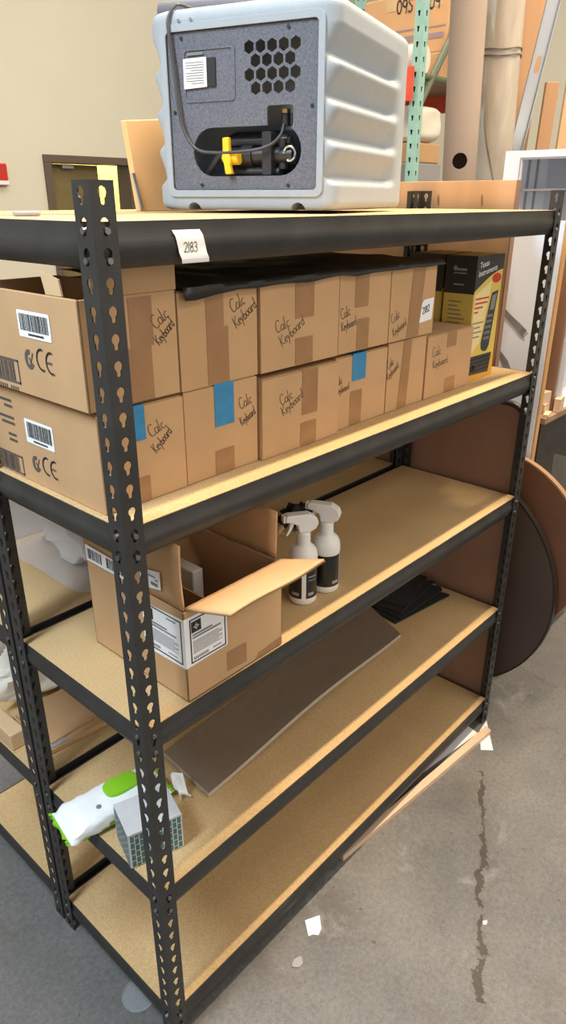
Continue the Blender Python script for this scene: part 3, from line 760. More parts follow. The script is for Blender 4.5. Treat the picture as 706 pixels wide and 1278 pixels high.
# labels on the raised left flap
g2 = LF(x0-.003)
b = MB(); polyf(b, g2, ((.064,1.150),(.124,1.138),(.124,1.176),(.064,1.188)), .003); l2 = b.build('shipping_label', M['paper'], ob, recalc=False)
b = MB(); quad(b, g2, .072, 1.153, .092, 1.160, .0036); quad(b, g2, .078, 1.170, .112, 1.1725, .0036); quad(b, g2, .070, 1.165, .080, 1.1675, .0036); quad(b, g2, .1, 1.150, .118, 1.154, .0036); b.build('printed_text', M['grey_print'], l2, weld=False, recalc=False)
b = MB(); polyf(b, g2, ((.170,1.128),(.306,1.128),(.306,1.165),(.170,1.160)), .003); l3 = b.build('barcode_label', M['paper'], ob, recalc=False)
b = MB(); uu = .176
while uu < .30:
    wd = random.choice((.001,.002,.003)); 
    if not .235 < uu < .25: quad(b, g2, uu, 1.135, uu+wd, 1.158, .0036)
    uu += wd+random.choice((.0015,.002,.003))
b.build('barcode', M['ink'], l3, weld=False, recalc=False)
b = MB(); polyf(b, f, ((.220,.936),(.274,.932),(.274,.979),(.220,.981)), .0008); b.build('tape', M['tape'], ob)
b = MB(); polyf(b, f, ((.30,.921),(.381,.921),(.381,.94),(.31,.934)), .0008); b.build('tape', M['tape'], ob)

def spray(c, ang, label, pose):
    root = empty('spray_bottle', (c[0],c[1],z0), label, 'bottle', 'white spray bottles on the third shelf')
    r = .0335
    prof = [(0,0),(r*.9,0),(r,.004),(r,.016),(r,.017),(r,.101),(r,.102),(r*1.03,.106),(r*1.02,.122),(r*.95,.133),(r*.78,.143),(r*.52,.149),(r*.50,.153),(0,.153)]
    b = MB(); b.lathe((c[0],c[1],z0), prof, 32, 0); b.build('bottle', M['white_plastic'], root, smooth=40)
    b = MB(); seg = 32; gap = PI*1.25+pose
    rows = [[(c[0]+(r+.0006)*math.cos(gap+.16+(2*PI-.32)*j/seg), c[1]+(r+.0006)*math.sin(gap+.16+(2*PI-.32)*j/seg), z0+zz) for j in range(seg+1)] for zz in (.018,.102)]
    b.grid(rows); lb = b.build('label', M['label_black'], root, smooth=60, recalc=False)
    b = MB(); rr = r+.0013
    for a0, a1, q0, q1 in ((gap+.30,gap+.75,.026,.034),(gap+.3,gap+1.0,.075,.078),(gap+.3,gap+.9,.066,.068),(gap-.9,gap-.35,.026,.034)):
        rows = [[(c[0]+rr*math.cos(a0+(a1-a0)*j/8), c[1]+rr*math.sin(a0+(a1-a0)*j/8), z0+zz) for j in range(9)] for zz in (q0,q1)]
        b.grid(rows)
    b.build('label_text', M['cabinet_in'], lb, recalc=False)
    b = MB(); b.lathe((c[0],c[1],z0), [(0,.150),(.0168,.150),(.0170,.154),(.0162,.158),(.0168,.162),(.0162,.166),(.0166,.178),(.0130,.182),(0,.182)], 24); b.build('collar', M['white_plastic'], root, smooth=40)
    # trigger head
    d = Vector((math.cos(ang), math.sin(ang), 0)); n_ = Vector((-d.y, d.x, 0)); cc = Vector((c[0],c[1],z0))
    SC = 1.12; DZ = .182-.172*SC
    hp = [(u*SC, v*SC+DZ) for u, v in ((-.024,.178),(-.030,.190),(-.026,.203),(-.010,.213),(.036,.214),(.042,.212),(.042,.199),(.030,.197),(.016,.190),(.012,.172),(-.012,.172))]
    b = MB(); b.prism([cc+d*u+EZ*v-n_*.0125 for u, v in hp], n_*.025); b.build('spray_head', M['white_plastic'], root, bevel=.003)
    b = MB(); tp_ = [(.020,.197),(.030,.196),(.033,.182),(.040,.168),(.037,.166),(.029,.176),(.024,.186)]; tp_ = [(u*SC, v*SC+DZ) for u, v in tp_]
    b.prism([cc+d*u+EZ*v-n_*.005 for u, v in tp_], n_*.010); b.build('trigger', M['white_plastic'], root, bevel=.001)
    b = MB(); b.prism([cc+d*.041*SC+n_*a+EZ*(v*SC+DZ) for a, v in ((-.009,.198),(.009,.198),(.009,.2125),(-.009,.2125))], d*.006); b.build('nozzle', M['white_plastic'], root, bevel=.001)
spray((.558,.103), math.radians(150), 'white spray bottle nearer the open carton, black label, trigger pointing left', 0)
spray((.638,.098), math.radians(118), 'white spray bottle farther right, standing just behind the other one', 1.3)

def blob(name, lo, hi, m, label, cat, amp=.15, freq=6, seed=0, n=22, flat=True, group=None, power=.55, parent=None, clip=None):
    cx, cy = (lo[0]+hi[0])/2, (lo[1]+hi[1])/2; rx, ry, rz = (hi[0]-lo[0])/2, (hi[1]-lo[1])/2, (hi[2]-lo[2])/2; cz = (lo[2]+hi[2])/2
    sg = lambda v, p: math.copysign(abs(v)**p, v)
    rows = []
    for i in range(n+1):
        ph = -PI/2+PI*i/n; r = []
        for j in range(2*n):
            a = 2*PI*j/(2*n)
            v = Vector((sg(math.cos(ph),power)*sg(math.cos(a),power), sg(math.cos(ph),power)*sg(math.sin(a),power), sg(math.sin(ph),power)))
            k = 1+amp*noise.noise(v*freq*.35+Vector((seed,seed*2,0)))+amp*.5*abs(noise.noise(v*freq+Vector((seed,0,3))))-amp*.5
            q = Vector((cx+v.x*rx*k, cy+v.y*ry*k, cz+v.z*rz*k)); q.z = max(lo[2] if clip is None else clip, q.z)
            r.append(q)
        rows.append(r)
    b = MB(); b.grid(rows, closed=True); o = b.build(name, m, parent, smooth=50)
    if label: tag(o, label, cat, group)
    return o
blob('crumpled_bag', (.79,.34,.9188),(.96,.445,.985), M['mesh_black'], 'crumpled black bag at the back of the third shelf behind the spray bottles', 'bag', .9, 6, 3, 24, power=.9)
blob('crumpled_paper', (.74,.36,.9188),(.80,.43,.952), M['card_pale'], 'crumpled tan paper beside the black bag on the third shelf', 'paper', .7, 6, 8, 16, power=.9)

# ------------------------------------------------------------------ fourth shelf
z0 = .4908
# long embossed sheet, gently warped, with a pale cut edge towards the front
def bilin(u, v):
    a, b_, c, d = Vector((.250,.128)), Vector((.262,.312)), Vector((1.130,.165)), Vector((1.20,.345))
    p = (a*(1-u)+c*u)*(1-v)+(b_*(1-u)+d*u)*v; return p
def warp(u, v): return .006+.018*math.sin(PI*min(1, max(0, u)))**2*(1-v)**1.5+.004*math.sin(3*u)*v+.006*v
b = MB(); nu, nv = 60, 10; th_ = .008
top = [[(*bilin(i/nu, j/nv), z0+warp(i/nu, j/nv)+th_) for j in range(nv+1)] for i in range(nu+1)]
bot = [[(*bilin(i/nu, j/nv), z0+max(.0005, warp(i/nu, j/nv)-.005)) for j in range(nv+1)] for i in range(nu+1)]
b.grid(top, 0); b.grid([r[::-1] for r in bot], 0)
b.grid([[top[i][0], bot[i][0]] for i in range(nu+1)], 1); b.grid([[top[i][-1], bot[i][-1]] for i in range(nu+1)], 1)
b.grid([[top[0][j], bot[0][j]] for j in range(nv+1)], 1); b.grid([[top[-1][j], bot[-1][j]] for j in range(nv+1)], 1)
o = b.build('textured_panel', [M['vinyl_sheet'], M['sheet_edge']], smooth=30); tag(o, 'long grey-brown embossed sheet lying warped along the fourth shelf', 'panel')
# black fibrous sheets fanned out
for k, (cx, cy, ang, ln, wd) in enumerate(((1.335,.285,-8,.28,.17),(1.345,.30,-1,.27,.17),(1.35,.318,6,.26,.15),(1.365,.33,14,.24,.14))):
    mt = Matrix.Translation((cx,cy,z0+.002+k*.007)) @ Matrix.Rotation(math.radians(ang),4,'Z')
    edge = []
    rnd = random.Random(k)
    for i in range(12): edge.append((ln/2+rnd.uniform(-.010,.012), -wd/2+wd*i/11))
    loop = [(-ln/2,-wd/2)]+edge+[(-ln/2,wd/2)]
    b = MB(); b.prism([mt @ Vector((u,v,0)) for u, v in loop], (0,0,.006)); o = b.build('filter_mat', M['mesh_black'])
    tag(o, ['lowest black fibrous mat of the fan on the fourth shelf','black fibrous mat second from the bottom of the fan','black fibrous mat second from the top of the fan','topmost black fibrous mat of the fan on the fourth shelf'][k], 'mat', 'black fibrous mats')
# wipes pouch
wr = empty('wipes_pack', (.083,.262,z0), 'white and green pack of wet wipes overhanging the left end of the fourth shelf', 'wipes')
wc = Vector((.075,.268,z0)); wd = Vector((.986,-.167,0)); wn = Vector((.167,.986,0)); WL, WW, WH = .132, .052, .050
rows = []; nu, nv = 40, 40
for i in range(nu+1):
    u = -1+2*i/nu; au = abs(u)
    h = WH*(max(0, 1-((au-.55)/.36)**2)**.5 if .55 < au < .91 else (1 if au <= .55 else 0)); h = max(h, .0025)
    wdt = WW*(1+.06*max(0, au-.6)/.4); r = []
    for j in range(nv):
        a = 2*PI*j/nv; ca, sa = math.cos(a), math.sin(a)
        y = wdt*math.copysign(abs(ca)**.5, ca); z = h*.5*math.copysign(abs(sa)**.6, sa)
        wr_ = .0030*noise.noise(Vector((u*6, a*2.2, 2)))*(1+2*max(0, au-.4))
        lift = .028*max(0, (au-.6)/.4)*(1 if u < 0 else .75)-0.012*max(0,(-u-.85))
        r.append(wc+wd*(u*WL+(.004*math.sin(j*4) if au > .97 else 0))+wn*(y+wr_)+EZ*max(.0006, h*.5+z+wr_*.6+lift*(1-h/WH)))
    rows.append(r)
def wm(a, b_):
    ang = 2*PI*(b_+.5)/nv; u = -1+2*(a+.5)/nu
    return 1 if (math.sin(ang) < -.08+.3*math.sin(u*4+1) and abs(u) < .97) or abs(u) > .955 else 0
b = MB(); b.grid(rows, closed=True, mfun=wm); b.build('pouch', [M['wipes'], M['lime']], wr, smooth=60)
b = MB(); lc = wc+wd*.030+wn*.010
ringp = lambda s, z: [lc+wd*(.043*s*math.copysign(abs(math.cos(t))**.6, math.cos(t)))+wn*(.027*s*math.copysign(abs(math.sin(t))**.6, math.sin(t)))+EZ*z for t in [2*PI*k/36 for k in range(36)]]
rws = [ringp(1,.049),ringp(1.0,.054),ringp(.96,.0575),ringp(.8,.0585),ringp(.0001,.0585)]
b.grid(rws, closed=True); b.build('lid', M['lime'], wr, smooth=50)
b = MB(); lg = wc-wd*.040-wn*.018; b.tube([lg+EZ*.0495, lg+EZ*.0508], .006, 14); b.build('printed_seal', M['grey_print'], wr)
# tissue box
tr = empty('tissue_box', (.06,.12,z0), 'small tissue box with pale top and rectangular teal pattern beside the front post', 'box')
tc0 = Vector((.004,.104,z0)); tx = Vector((.95,-.312,0)); ty = Vector((.312,.95,0)); TW, TD, TH = .122, .098, .098
tpt = lambda u, v, w_: tc0+tx*u+ty*v+EZ*w_
b = MB(); b.prism([tpt(0,0,0),tpt(TW,0,0),tpt(TW,TD,0),tpt(0,TD,0)], (0,0,TH)); b.build('body', M['tissue_top'], tr, bevel=.002)
for nm, o_, ex, nn, wdth in (('a', tpt(0,0,0), tx, -ty, TW), ('b', tpt(0,TD,0), -ty, -tx, TD)):
    fr = Frame(o_, ex, EZ, nn); b = MB(); q = MB()
    quad(b, fr, .003, .003, wdth-.003, TH-.006, .0006)
    cols = 11; rws_ = 5
    for i in range(cols+1):
        uu = .003+(wdth-.006)*i/cols; quad(q, fr, uu-.0008, .003, uu+.0008, TH-.006, .0012)
    for i in range(cols):
        for k in range(rws_+1):
            vv = .003+(TH-.010)*(k+(.5 if i % 2 else 0))/rws_
            if vv < TH-.007: quad(q, fr, .003+(wdth-.006)*i/cols, vv, .003+(wdth-.006)*(i+1)/cols, vv+.0016, .0012)
    pn = b.build('printed_side', M['teal_print'], tr, recalc=False); q.build('pattern_lines', M['pale_line'], pn, weld=False, recalc=False)
b = MB(); b.prism([tpt(u,v,TH) for u, v in disc_pts(.088,.072,.013,.012,20)], (0,0,.004)); b.build('opening_seal', M['purple'], tr)
# tissue film stub beside the post
sheet(lambda u, v: (.196+.03*u, .165+.03*v+.012*math.sin(u*7), .491+.052*v+.012*math.sin(v*6+u*3)+.002), 10, 10, 'end_seal', M['wipes'], wr, .001)

# ------------------------------------------------------------------ rear rack contents
pb_ = empty('plastic_bag', (.42,.72,.918), 'clear plastic bag of folded white cloth on the rear rack behind the open carton', 'bag')
blob('bag_film', (.200,.500,.86),(.66,.90,1.235), M['clear'], None, None, .05, 7, 2, 34, parent=pb_, power=.2, clip=.9188)
blob('contents', (.245,.535,.90),(.62,.87,1.20), M['cloth'], None, None, .32, 7, 5, 34, parent=pb_, power=.4, clip=.921)
z4 = .4908
fb_ = empty('flattened_carton', (.3,.63,z4), 'flattened brown carton lying on the fourth shelf of the rear rack', 'box')
b = MB(); mt = Matrix.Translation((.06,.535,z4)) @ Matrix.Rotation(math.radians(-4),4,'Z'); b.box((0,0,0),(.5,.2,.016), mtx=mt); b.build('body', M['card'], fb_, bevel=.003)
b = MB(); mt = Matrix.Translation((.085,.548,z4+.017)) @ Matrix.Rotation(math.radians(3),4,'Z'); b.box((0,0,0),(.42,.17,.007), mtx=mt); b.build('flap', M['card_in'], fb_, bevel=.001)
b = MB(); mt = Matrix.Translation((.062,.538,z4+.017)) @ Matrix.Rotation(math.radians(-4),4,'Z'); b.box((0,0,0),(.06,.05,.001), mtx=mt); b.build('packing_tape', M['cabinet_in'], fb_)
blob('white_bag', (.05,.745,z4),(.55,.88,.650), M['sack'], 'white plastic sack at the back of the rear rack, fourth shelf', 'bag', .3, 6, 11, 26, power=.5)
b = MB(); b.prism([(.012,.62,z4),(.012,.76,z4),(.05,.76,z4),(.055,.62,z4)], (0,0,.05)); o = b.build('folded_carton', M['card_pale'], bevel=.003); tag(o, 'small folded carton piece at the left edge of the rear rack', 'box')
# thin items on top of the rear rack
b = MB(); mt = Matrix.Translation((.60,.90,1.7790)) @ Matrix.Rotation(math.radians(-20),4,'Z'); b.box((-.022,-.012,0),(.022,.012,.008), mtx=mt)
o = b.build('paper_tray', M['cabinet_in'], bevel=.003); o.location = (-.49,-.54,0); tag(o, 'small flat pale tray on the top shelf at the far left', 'tray')
# orange cupboard door standing on the rear rack
dr = empty('cupboard_door', (.64,.62,1.7785), 'orange wooden cupboard door with steel hinge standing behind the machine', 'door')
b = MB(); b.prism([(.548,.615,1.7792),(.80,.615,1.7792),(.80,.615,1.985),(.73,.615,1.985),(.524,.615,1.967)], (0,.018,0)); b.build('door_board', M['orange_ply'], dr, bevel=.002)
b = MB(); b.prism([(.527,.6145,1.860),(.537,.6145,1.861),(.556,.6145,1.786),(.545,.6145,1.784)], (0,-.004,0)); b.tube([(.528,.612,1.86),(.547,.612,1.785)], .0035, 10); b.build('hinge', M['straw'], dr)

# ------------------------------------------------------------------ panels leaning at the right end of the racks
def rounded_yz(y0, z0_, y1, z1, r, x, n=6): return [(x, a, b_) for a, b_ in rrect(y0, z0_, y1, z1, r, n)]
tb_ = empty('folding_table', (1.545,.4,0), 'brown rectangular tabletop with rounded corners standing on edge at the rack end', 'table')
b = MB(); b.prism(rounded_yz(.030,.0,.86,1.205,.05,1.532), (.022,0,0)); b.build('tabletop', M['brown_laminate'], tb_)
b = MB(); loop = rrect(.027,-.0,.863,1.208,.053,8); b.tube([(1.543,a,max(.012,b_)) for a, b_ in loop]+[(1.543,loop[0][0],loop[0][1])], .012, 10, caps=False); b.build('edge_band', M['rim_dark'], tb_, smooth=60)
wp = empty('pine_board', (1.573,.55,0), 'tall pine panel standing behind the brown tabletop, rising above the top shelf', 'panel')
b = MB(); b.box((1.560,.160,0),(1.584,.95,1.857)); b.build('board', M['wood'], wp, bevel=.001)
b = MB(); b.box((1.559,.157,0),(1.585,.160,1.857)); b.build('edge_strip', M['brown_laminate'], wp)
for (yy, zz) in ((.264,1.803),(.414,1.802)):
    b = MB(); b.prism([(1.5585,yy+.0035*math.cos(a)+.002*math.sin(a),zz+.017*math.sin(a)) for a in [2*PI*k/16 for k in range(16)]], (.001,0,0)); b.build('knot', M['brown_laminate'], wp)
b = MB(); b.box((1.590,.095,0),(1.610,.80,1.19)); o = b.build('plywood_sheet', M['orange_ply'], bevel=.001); tag(o, 'orange plywood sheet standing between the brown tabletop and the white board', 'board')
def disc_table(name, x, yc, r, m, rimm, label, thick=.022, zb=0):
    root = empty(name, (x,yc,zb), label, 'table', 'round tabletops')
    b = MB(); b.prism([(x,yc+r*math.cos(2*PI*k/72), zb+r+r*math.sin(2*PI*k/72)) for k in range(72)], (thick,0,0)); b.build('tabletop', m, root)
    b = MB()
    rows = []
    for k in range(72):
        a = 2*PI*k/72; c, s = math.cos(a), math.sin(a)
        rows.append([(x-.0008,yc+(r-.006)*c, zb+r+(r-.006)*s),(x-.0012,yc+(r+.0005)*c, zb+r+(r+.0005)*s),(x+thick+.0008,yc+(r+.0005)*c, zb+r+(r+.0005)*s),(x+thick,yc+(r-.006)*c, zb+r+(r-.006)*s)])
    rows.append(rows[0]); b.grid(rows); b.build('edge_band', rimm, root, smooth=40)
disc_table('round_table', 1.648, .343, .475, M['dark_laminate'], M['rim_dark'], 'dark round tabletop standing on edge beside the rack')
disc_table('round_table', 1.690, .172, .365, M['red_laminate'], M['rim_tan'], 'red-brown round tabletop standing behind the dark one', zb=.271)
cr_ = empty('wooden_crate', (1.725,.34,0), 'low wooden crate on the floor carrying the red-brown tabletop', 'crate')
b = MB(); b.box((1.675,.22,0),(1.775,.47,.27)); b.build('crate_body', M['plank_tan'], cr_, bevel=.003)
b = MB(); b.prism([(1.893,-.127,0),(1.917,.052,0),(1.920,.0516,0),(1.896,-.1274,0)], (0,0,.95)); o = b.build('acrylic_sheet', M['acrylic'], recalc=True); tag(o, 'clear acrylic sheet standing on the floor at the right edge beside the round tabletops', 'sheet')
wb = empty('white_board', (1.745,.4,.271), 'white laminated board with grey smears and bare wooden edge', 'board')
b = MB(); b.box((1.735,.070,.271),(1.738,.80,1.745)); b.build('white_face', M['board_white'], wb)
b = MB(); b.box((1.738,.064,.271),(1.764,.80,1.745)); b.build('wood_core', M['plywood_edge'], wb)
b = MB()
fr = LF(1.735)
s1 = [(.272,1.493),(.245,1.483),(.204,1.452),(.165,1.425),(.142,1.408),(.152,1.396),(.150,1.380),(.166,1.392),(.196,1.418),(.235,1.450)]
s2 = [(.256,1.350),(.228,1.333),(.198,1.302),(.178,1.268),(.178,1.240),(.208,1.236),(.208,1.270),(.226,1.306),(.248,1.322)]
for lst in (s1, s2):
    cu = sum(a for a, _ in lst)/len(lst); cv = sum(c for _, c in lst)/len(lst)
    q = MB(); polyf(q, fr, [(cu+(a-cu)*1.10+.006*noise.noise(Vector((a*80,c*80,0))), cv+(c-cv)*1.06-.008+.006*noise.noise(Vector((a*90,c*70,4)))) for a, c in lst], .0005); q.build('smear', M['smear_pale'], wb, recalc=False)
    q = MB(); polyf(q, fr, [(a+.003*noise.noise(Vector((a*90,c*90,9))), c) for a, c in lst], .0008); q.build('smear', M['smear'], wb, recalc=False)

# ------------------------------------------------------------------ workbench and its load, far right
wk = empty('workbench', (2.2,.28,0), 'low workbench with worn wooden top and dark metal front at the far right', 'workbench')
b = MB(); b.box((1.80,.06,1.085),(2.50,.50,1.108)); b.build('worktop', M['bench'], wk, bevel=.002)
b = MB(); b.box((1.81,.075,.08),(2.49,.49,1.085)); b.build('cabinet', M['bench_front'], wk, bevel=.003)
b = MB()
for xx in (1.83,2.43):
    for yy in (.09,.44): b.box((xx,yy,0),(xx+.04,yy+.04,.08))
b.build('foot', M['bench_front'], wk, weld=False)
GB = 'wood offcuts on the workbench'
for i, (x_, y_, z_, sx_, sy_, sz_, rz, lb) in enumerate(((1.872,.115,1.1085,.055,.050,.034,4,'lower pale wood offcut at the back of the pile on the workbench'),(1.874,.116,1.143,.050,.045,.040,-8,'upper pale wood offcut stacked on another at the back of the pile'),(1.935,.073,1.1085,.07,.022,.048,10,'wood offcut at the right end of the pile on the workbench'),(1.840,.073,1.1085,.06,.020,.010,12,'flat thin wood offcut at the front edge of the workbench'))):
    b = MB(); mt = Matrix.Translation((x_,y_,z_)) @ Matrix.Rotation(math.radians(rz),4,'Z'); b.box((-sx_/2,-sy_/2,0),(sx_/2,sy_/2,sz_), mtx=mt); o = b.build('wood_block', M['wood_x'], bevel=.001); tag(o, lb, 'wood', GB)
b = MB(); b.box((1.905,.085,1.1085),(1.920,.30,1.71)); o = b.build('dark_panel', M['brown_laminate'], bevel=.002); tag(o, 'dark brown board standing on the workbench against the white cabinet', 'board')
cb = empty('metal_cabinet', (2.15,.29,1.108), 'white steel cabinet with open top compartment at the right behind the top shelf', 'cabinet')
cx0, cx1, cy0, cy1, cz0, cz1 = 1.945, 2.38, .070, .390, 1.1085, 1.955
b = MB(); t_ = .004
b.box((cx0,cy1-t_,cz0),(cx1,cy1,cz1)); b.box((cx0,cy0,cz1-t_),(cx1,cy1,cz1)); b.box((cx0,cy0,cz0),(cx1,cy1,cz0+t_))
b.build('shell', M['cabinet'], cb, weld=False)
fr = Frame((cx0,0,0),(0,1,0),(0,0,1),(-1,0,0))
pl = plate([(cy0,cz0),(cy1,cz0),(cy1,cz1),(cy0,cz1)], [[(cy0+.006,1.70),(.328,1.70),(.328,1.928),(cy0+.006,1.928)]], fr, .012); pl.build('face_frame', M['cabinet'], cb)
pl = plate([(cy0+.003,1.70),(.334,1.70),(.334,1.934),(cy0+.003,1.934)], [[(cy0+.006,1.703),(.331,1.703),(.331,1.931),(cy0+.006,1.931)]], Frame((cx0-.011,0,0),(0,1,0),(0,0,1),(-1,0,0)), .004); pl.build('trim_strip', M['cabinet_in'], cb)
b = MB(); b.box((cx0+.30,cy0+.004,cz0+.01),(cx0+.304,cy1-.004,cz1-.004)); b.build('back_panel', M['cabinet'], cb)
b = MB(); b.box((cx0+.004,cy1-.02,1.60),(cx0+.30,cy1-.006,cz1-.005)); b.build('inner_side', M['cabinet'], cb)
b = MB(); b.box((cx0+.02,cy0+.006,1.832),(cx0+.29,cy1-.022,1.838)); b.build('inner_shelf', M['cabinet_in'], cb)
for l_ in (.06,.13,.2):
    b = MB(); b.box((cx0+l_,cy1-.024,1.60),(cx0+l_+.014,cy1-.020,cz1-.01)); b.build('shelf_standard', M['alu'], cb)

# ------------------------------------------------------------------ rolls and boards standing at the right
th2 = empty('cardboard_tube', (2.12,.645,0), 'tall brown cardboard tube with a round hole, standing on the floor', 'tube')
b = MB()
tz = [0,1.0,2.6]; 
ctr = lambda z: Vector((2.145-.052*(z/1.0)*.98+.0, .652-.013*(z-1.87)*.2, z)) if False else Vector((2.083-.117*(z-1.872), .6455-.024*(z-1.872), z))
zs_ = (0,.5,1,1.5,2,2.6)
ringc = lambda z, r: [ctr(z)+Vector((r*math.cos(2*PI*k/40), r*math.sin(2*PI*k/40), 0)) for k in range(40)]
rws = [ringc(z,.062) for z in zs_]+[ringc(z,.054) for z in zs_[::-1]]; rws.append(rws[0])
b.grid(rws, closed=True); tw_ = b.build('tube_wall', M['tube_card'], th2, smooth=50)
cc = ctr(1.935); toc = (Vector((-.572,-.855,0))-Vector((cc.x,cc.y,0))).normalized()
kb = MB(); kb.tube([cc+toc*.02, cc+toc*.12], .027, 28); kc = kb.build('cutter', M['tube_card'], th2)
md = tw_.modifiers.new('cut', 'BOOLEAN'); md.operation = 'DIFFERENCE'; md.object = kc; md.solver = 'EXACT'
dg = bpy.context.evaluated_depsgraph_get(); me = bpy.data.meshes.new_from_object(tw_.evaluated_get(dg)); tw_.modifiers.clear(); tw_.data = me; bpy.data.objects.remove(kc)
rl = empty('vinyl_roll', (2.43,.62,0), 'tall grey vinyl roll wrapped in a loose sheet, right of the brown tube', 'roll')
rc = lambda z: Vector((2.316-.12*(z-1.905), .632-.018*(z-1.905), z))
b = MB(); b.tube([rc(z) for z in (0,.6,1.2,1.8,2.3,2.75)], .062, 32); b.build('core_roll', M['roll_in'], rl, smooth=50)
rows = []
right = Vector((.67,-.74,0))
for k in range(31):
    z = 1.80+(2.75-1.80)*k/30; q = rc(z)+right*.006; r = []
    taper_ = min(1, max(.0, (z-1.80)/.42)); a0 = -1.9+1.9*(1-taper_)*.95; a1 = 2.0
    base = math.atan2(-.74*1, -.67*0-.0)  # faces the aisle
    for j in range(25):
        a = math.radians(-128)+a0+(a1-a0)*j/24
        rad = .0665+.004*noise.noise(Vector((a*2, z*5, 1)))+.012*max(0, 1-j/24-.7)*0
        r.append(q+Vector((rad*math.cos(a), rad*math.sin(a), 0)))
    rows.append(r)
b = MB(); b.grid(rows); b.build('wrap_sheet', M['roll'], rl, smooth=60, solid=.003)
b = MB()
for zz in (2.29,2.31): b.tube([rc(zz)+right*.006+Vector((.0705*math.cos(a), .0705*math.sin(a), .004*math.sin(3*a))) for a in [2*PI*k/30 for k in range(31)]], .0022, 6, caps=False)
b.build('strap', M['ink_soft'], rl)
ch = empty('aluminium_channel', (2.6,.85,0), 'aluminium channel with an oblong slot leaning among the boards', 'profile')
p_top, p_bot = Vector((2.470,.52,2.60)), Vector((2.497,.66,1.80)); dz_ = (p_top-p_bot).normalized(); p0_ = p_bot-dz_*((p_bot.z-.0)/dz_.z)
cr = right.copy(); nn_ = dz_.cross(cr).normalized()
if nn_.dot(Vector((-.74,-.67,0))) < 0: nn_ = -nn_
cf = Frame(p0_, cr, dz_, nn_); LEN = (p_top-p0_).length
zslot = (2.286)/dz_.z
pl = plate([(-.026,0),(.026,0),(.026,LEN),(-.026,LEN)], [[(a+.002, b_) for a, b_ in rrect(-.010, zslot-.03, .010, zslot+.03, .009)]], cf, .003); pl.build('web', M['alu'], ch)
b = MB()
for s_ in (-.026,.023): b.prism([cf.p(s_,0,0),cf.p(s_+.003,0,0),cf.p(s_+.003,0,.016),cf.p(s_,0,.016)], dz_*LEN)
b.build('flange', M['alu'], ch, weld=False)
for i, (pt, pb2, w_, m_, lb) in enumerate((
    ((2.66,.72,2.75),(2.72,.84,0),.16,'plank_tan','wide tan plank leaning behind the aluminium channel'),
    ((2.88,.58,2.75),(2.92,.66,0),.05,'wood','narrow pine plank leaning right of the aluminium channel'),
    ((2.70,.60,2.25),(2.76,.68,0),.055,'plank_tan','shorter tan plank with a rough top right of the channel'),
    ((2.60,.95,2.75),(2.66,1.0,0),.05,'plank_tan','narrow tan plank between the vinyl roll and the channel'))):
    a_, b2 = Vector(pt), Vector(pb2); b = MB(); d_ = (a_-b2)
    s_ = right*w_/2; n2 = d_.normalized().cross(right)*.012
    b.prism([b2-s_-n2, b2+s_-n2, b2+s_+n2, b2-s_+n2], d_); o = b.build('plank', M[m_], bevel=.002); tag(o, lb, 'plank', 'planks leaning at the right')

# ------------------------------------------------------------------ pallet racking in the background
pr = empty('pallet_rack', (3.62,1.85,0), 'tall teal and red pallet racking beyond the rolls, loaded with boxes', 'racking')
def upright(x, y):
    b = MB()
    fr1 = Frame((x-.03,y-.028,0),(1,0,0),(0,0,1),(0,-1,0)); fr2 = Frame((x-.03,y-.028,0),(0,1,0),(0,0,1),(-1,0,0))
    hl = []
    for k in range(20): 
        zc_ = 1.80+k*.076; hl.append([(.020,zc_+.014),(.038,zc_+.014),(.034,zc_-.014),(.024,zc_-.014)])
    for fr_ in (fr1, fr2):
        q = plate([(0,0),(.056,0),(.056,3.6),(0,3.6)], hl, fr_, .003)
        i = len(b.v); b.v += q.v; b.f += [tuple(i+k for k in f_) for f_ in q.f]; b.mi += q.mi
    b.box((x+.027,y-.028,0),(x+.030,y+.028,3.6), 1); b.box((x-.03,y+.026,0),(x+.03,y+.029,3.6), 1)
    b.build('upright', [M['teal'], M['green_dark']], pr, weld=False)
upright(3.62,1.85); upright(4.55,1.85); upright(3.62,3.0); upright(4.55,3.0)
b = MB(); b.tube([(3.66,1.85,2.34),(4.52,1.85,3.42)], .022, 8); b.build('brace', M['green_dark'], pr)
b = MB(); b.tube([(3.66,1.85,2.485),(4.52,1.85,2.485)], .018, 8); b.build('brace', M['green_dark'], pr)
for zz in (2.375,1.62):
    for xx in (3.59,4.55):
        b = MB(); b.box((xx-.02,1.885,zz),(xx+.02,2.965,zz+.125)); b.box((xx-.032,1.84,zz-.03),(xx-.029,1.90,zz+.15)); b.build('beam', M['red_beam'], pr, bevel=.004, weld=False)
    b = MB(); b.box((3.612,1.90,zz+.105),(4.528,2.96,zz+.122)); b.build('deck', M['bench'], pr)
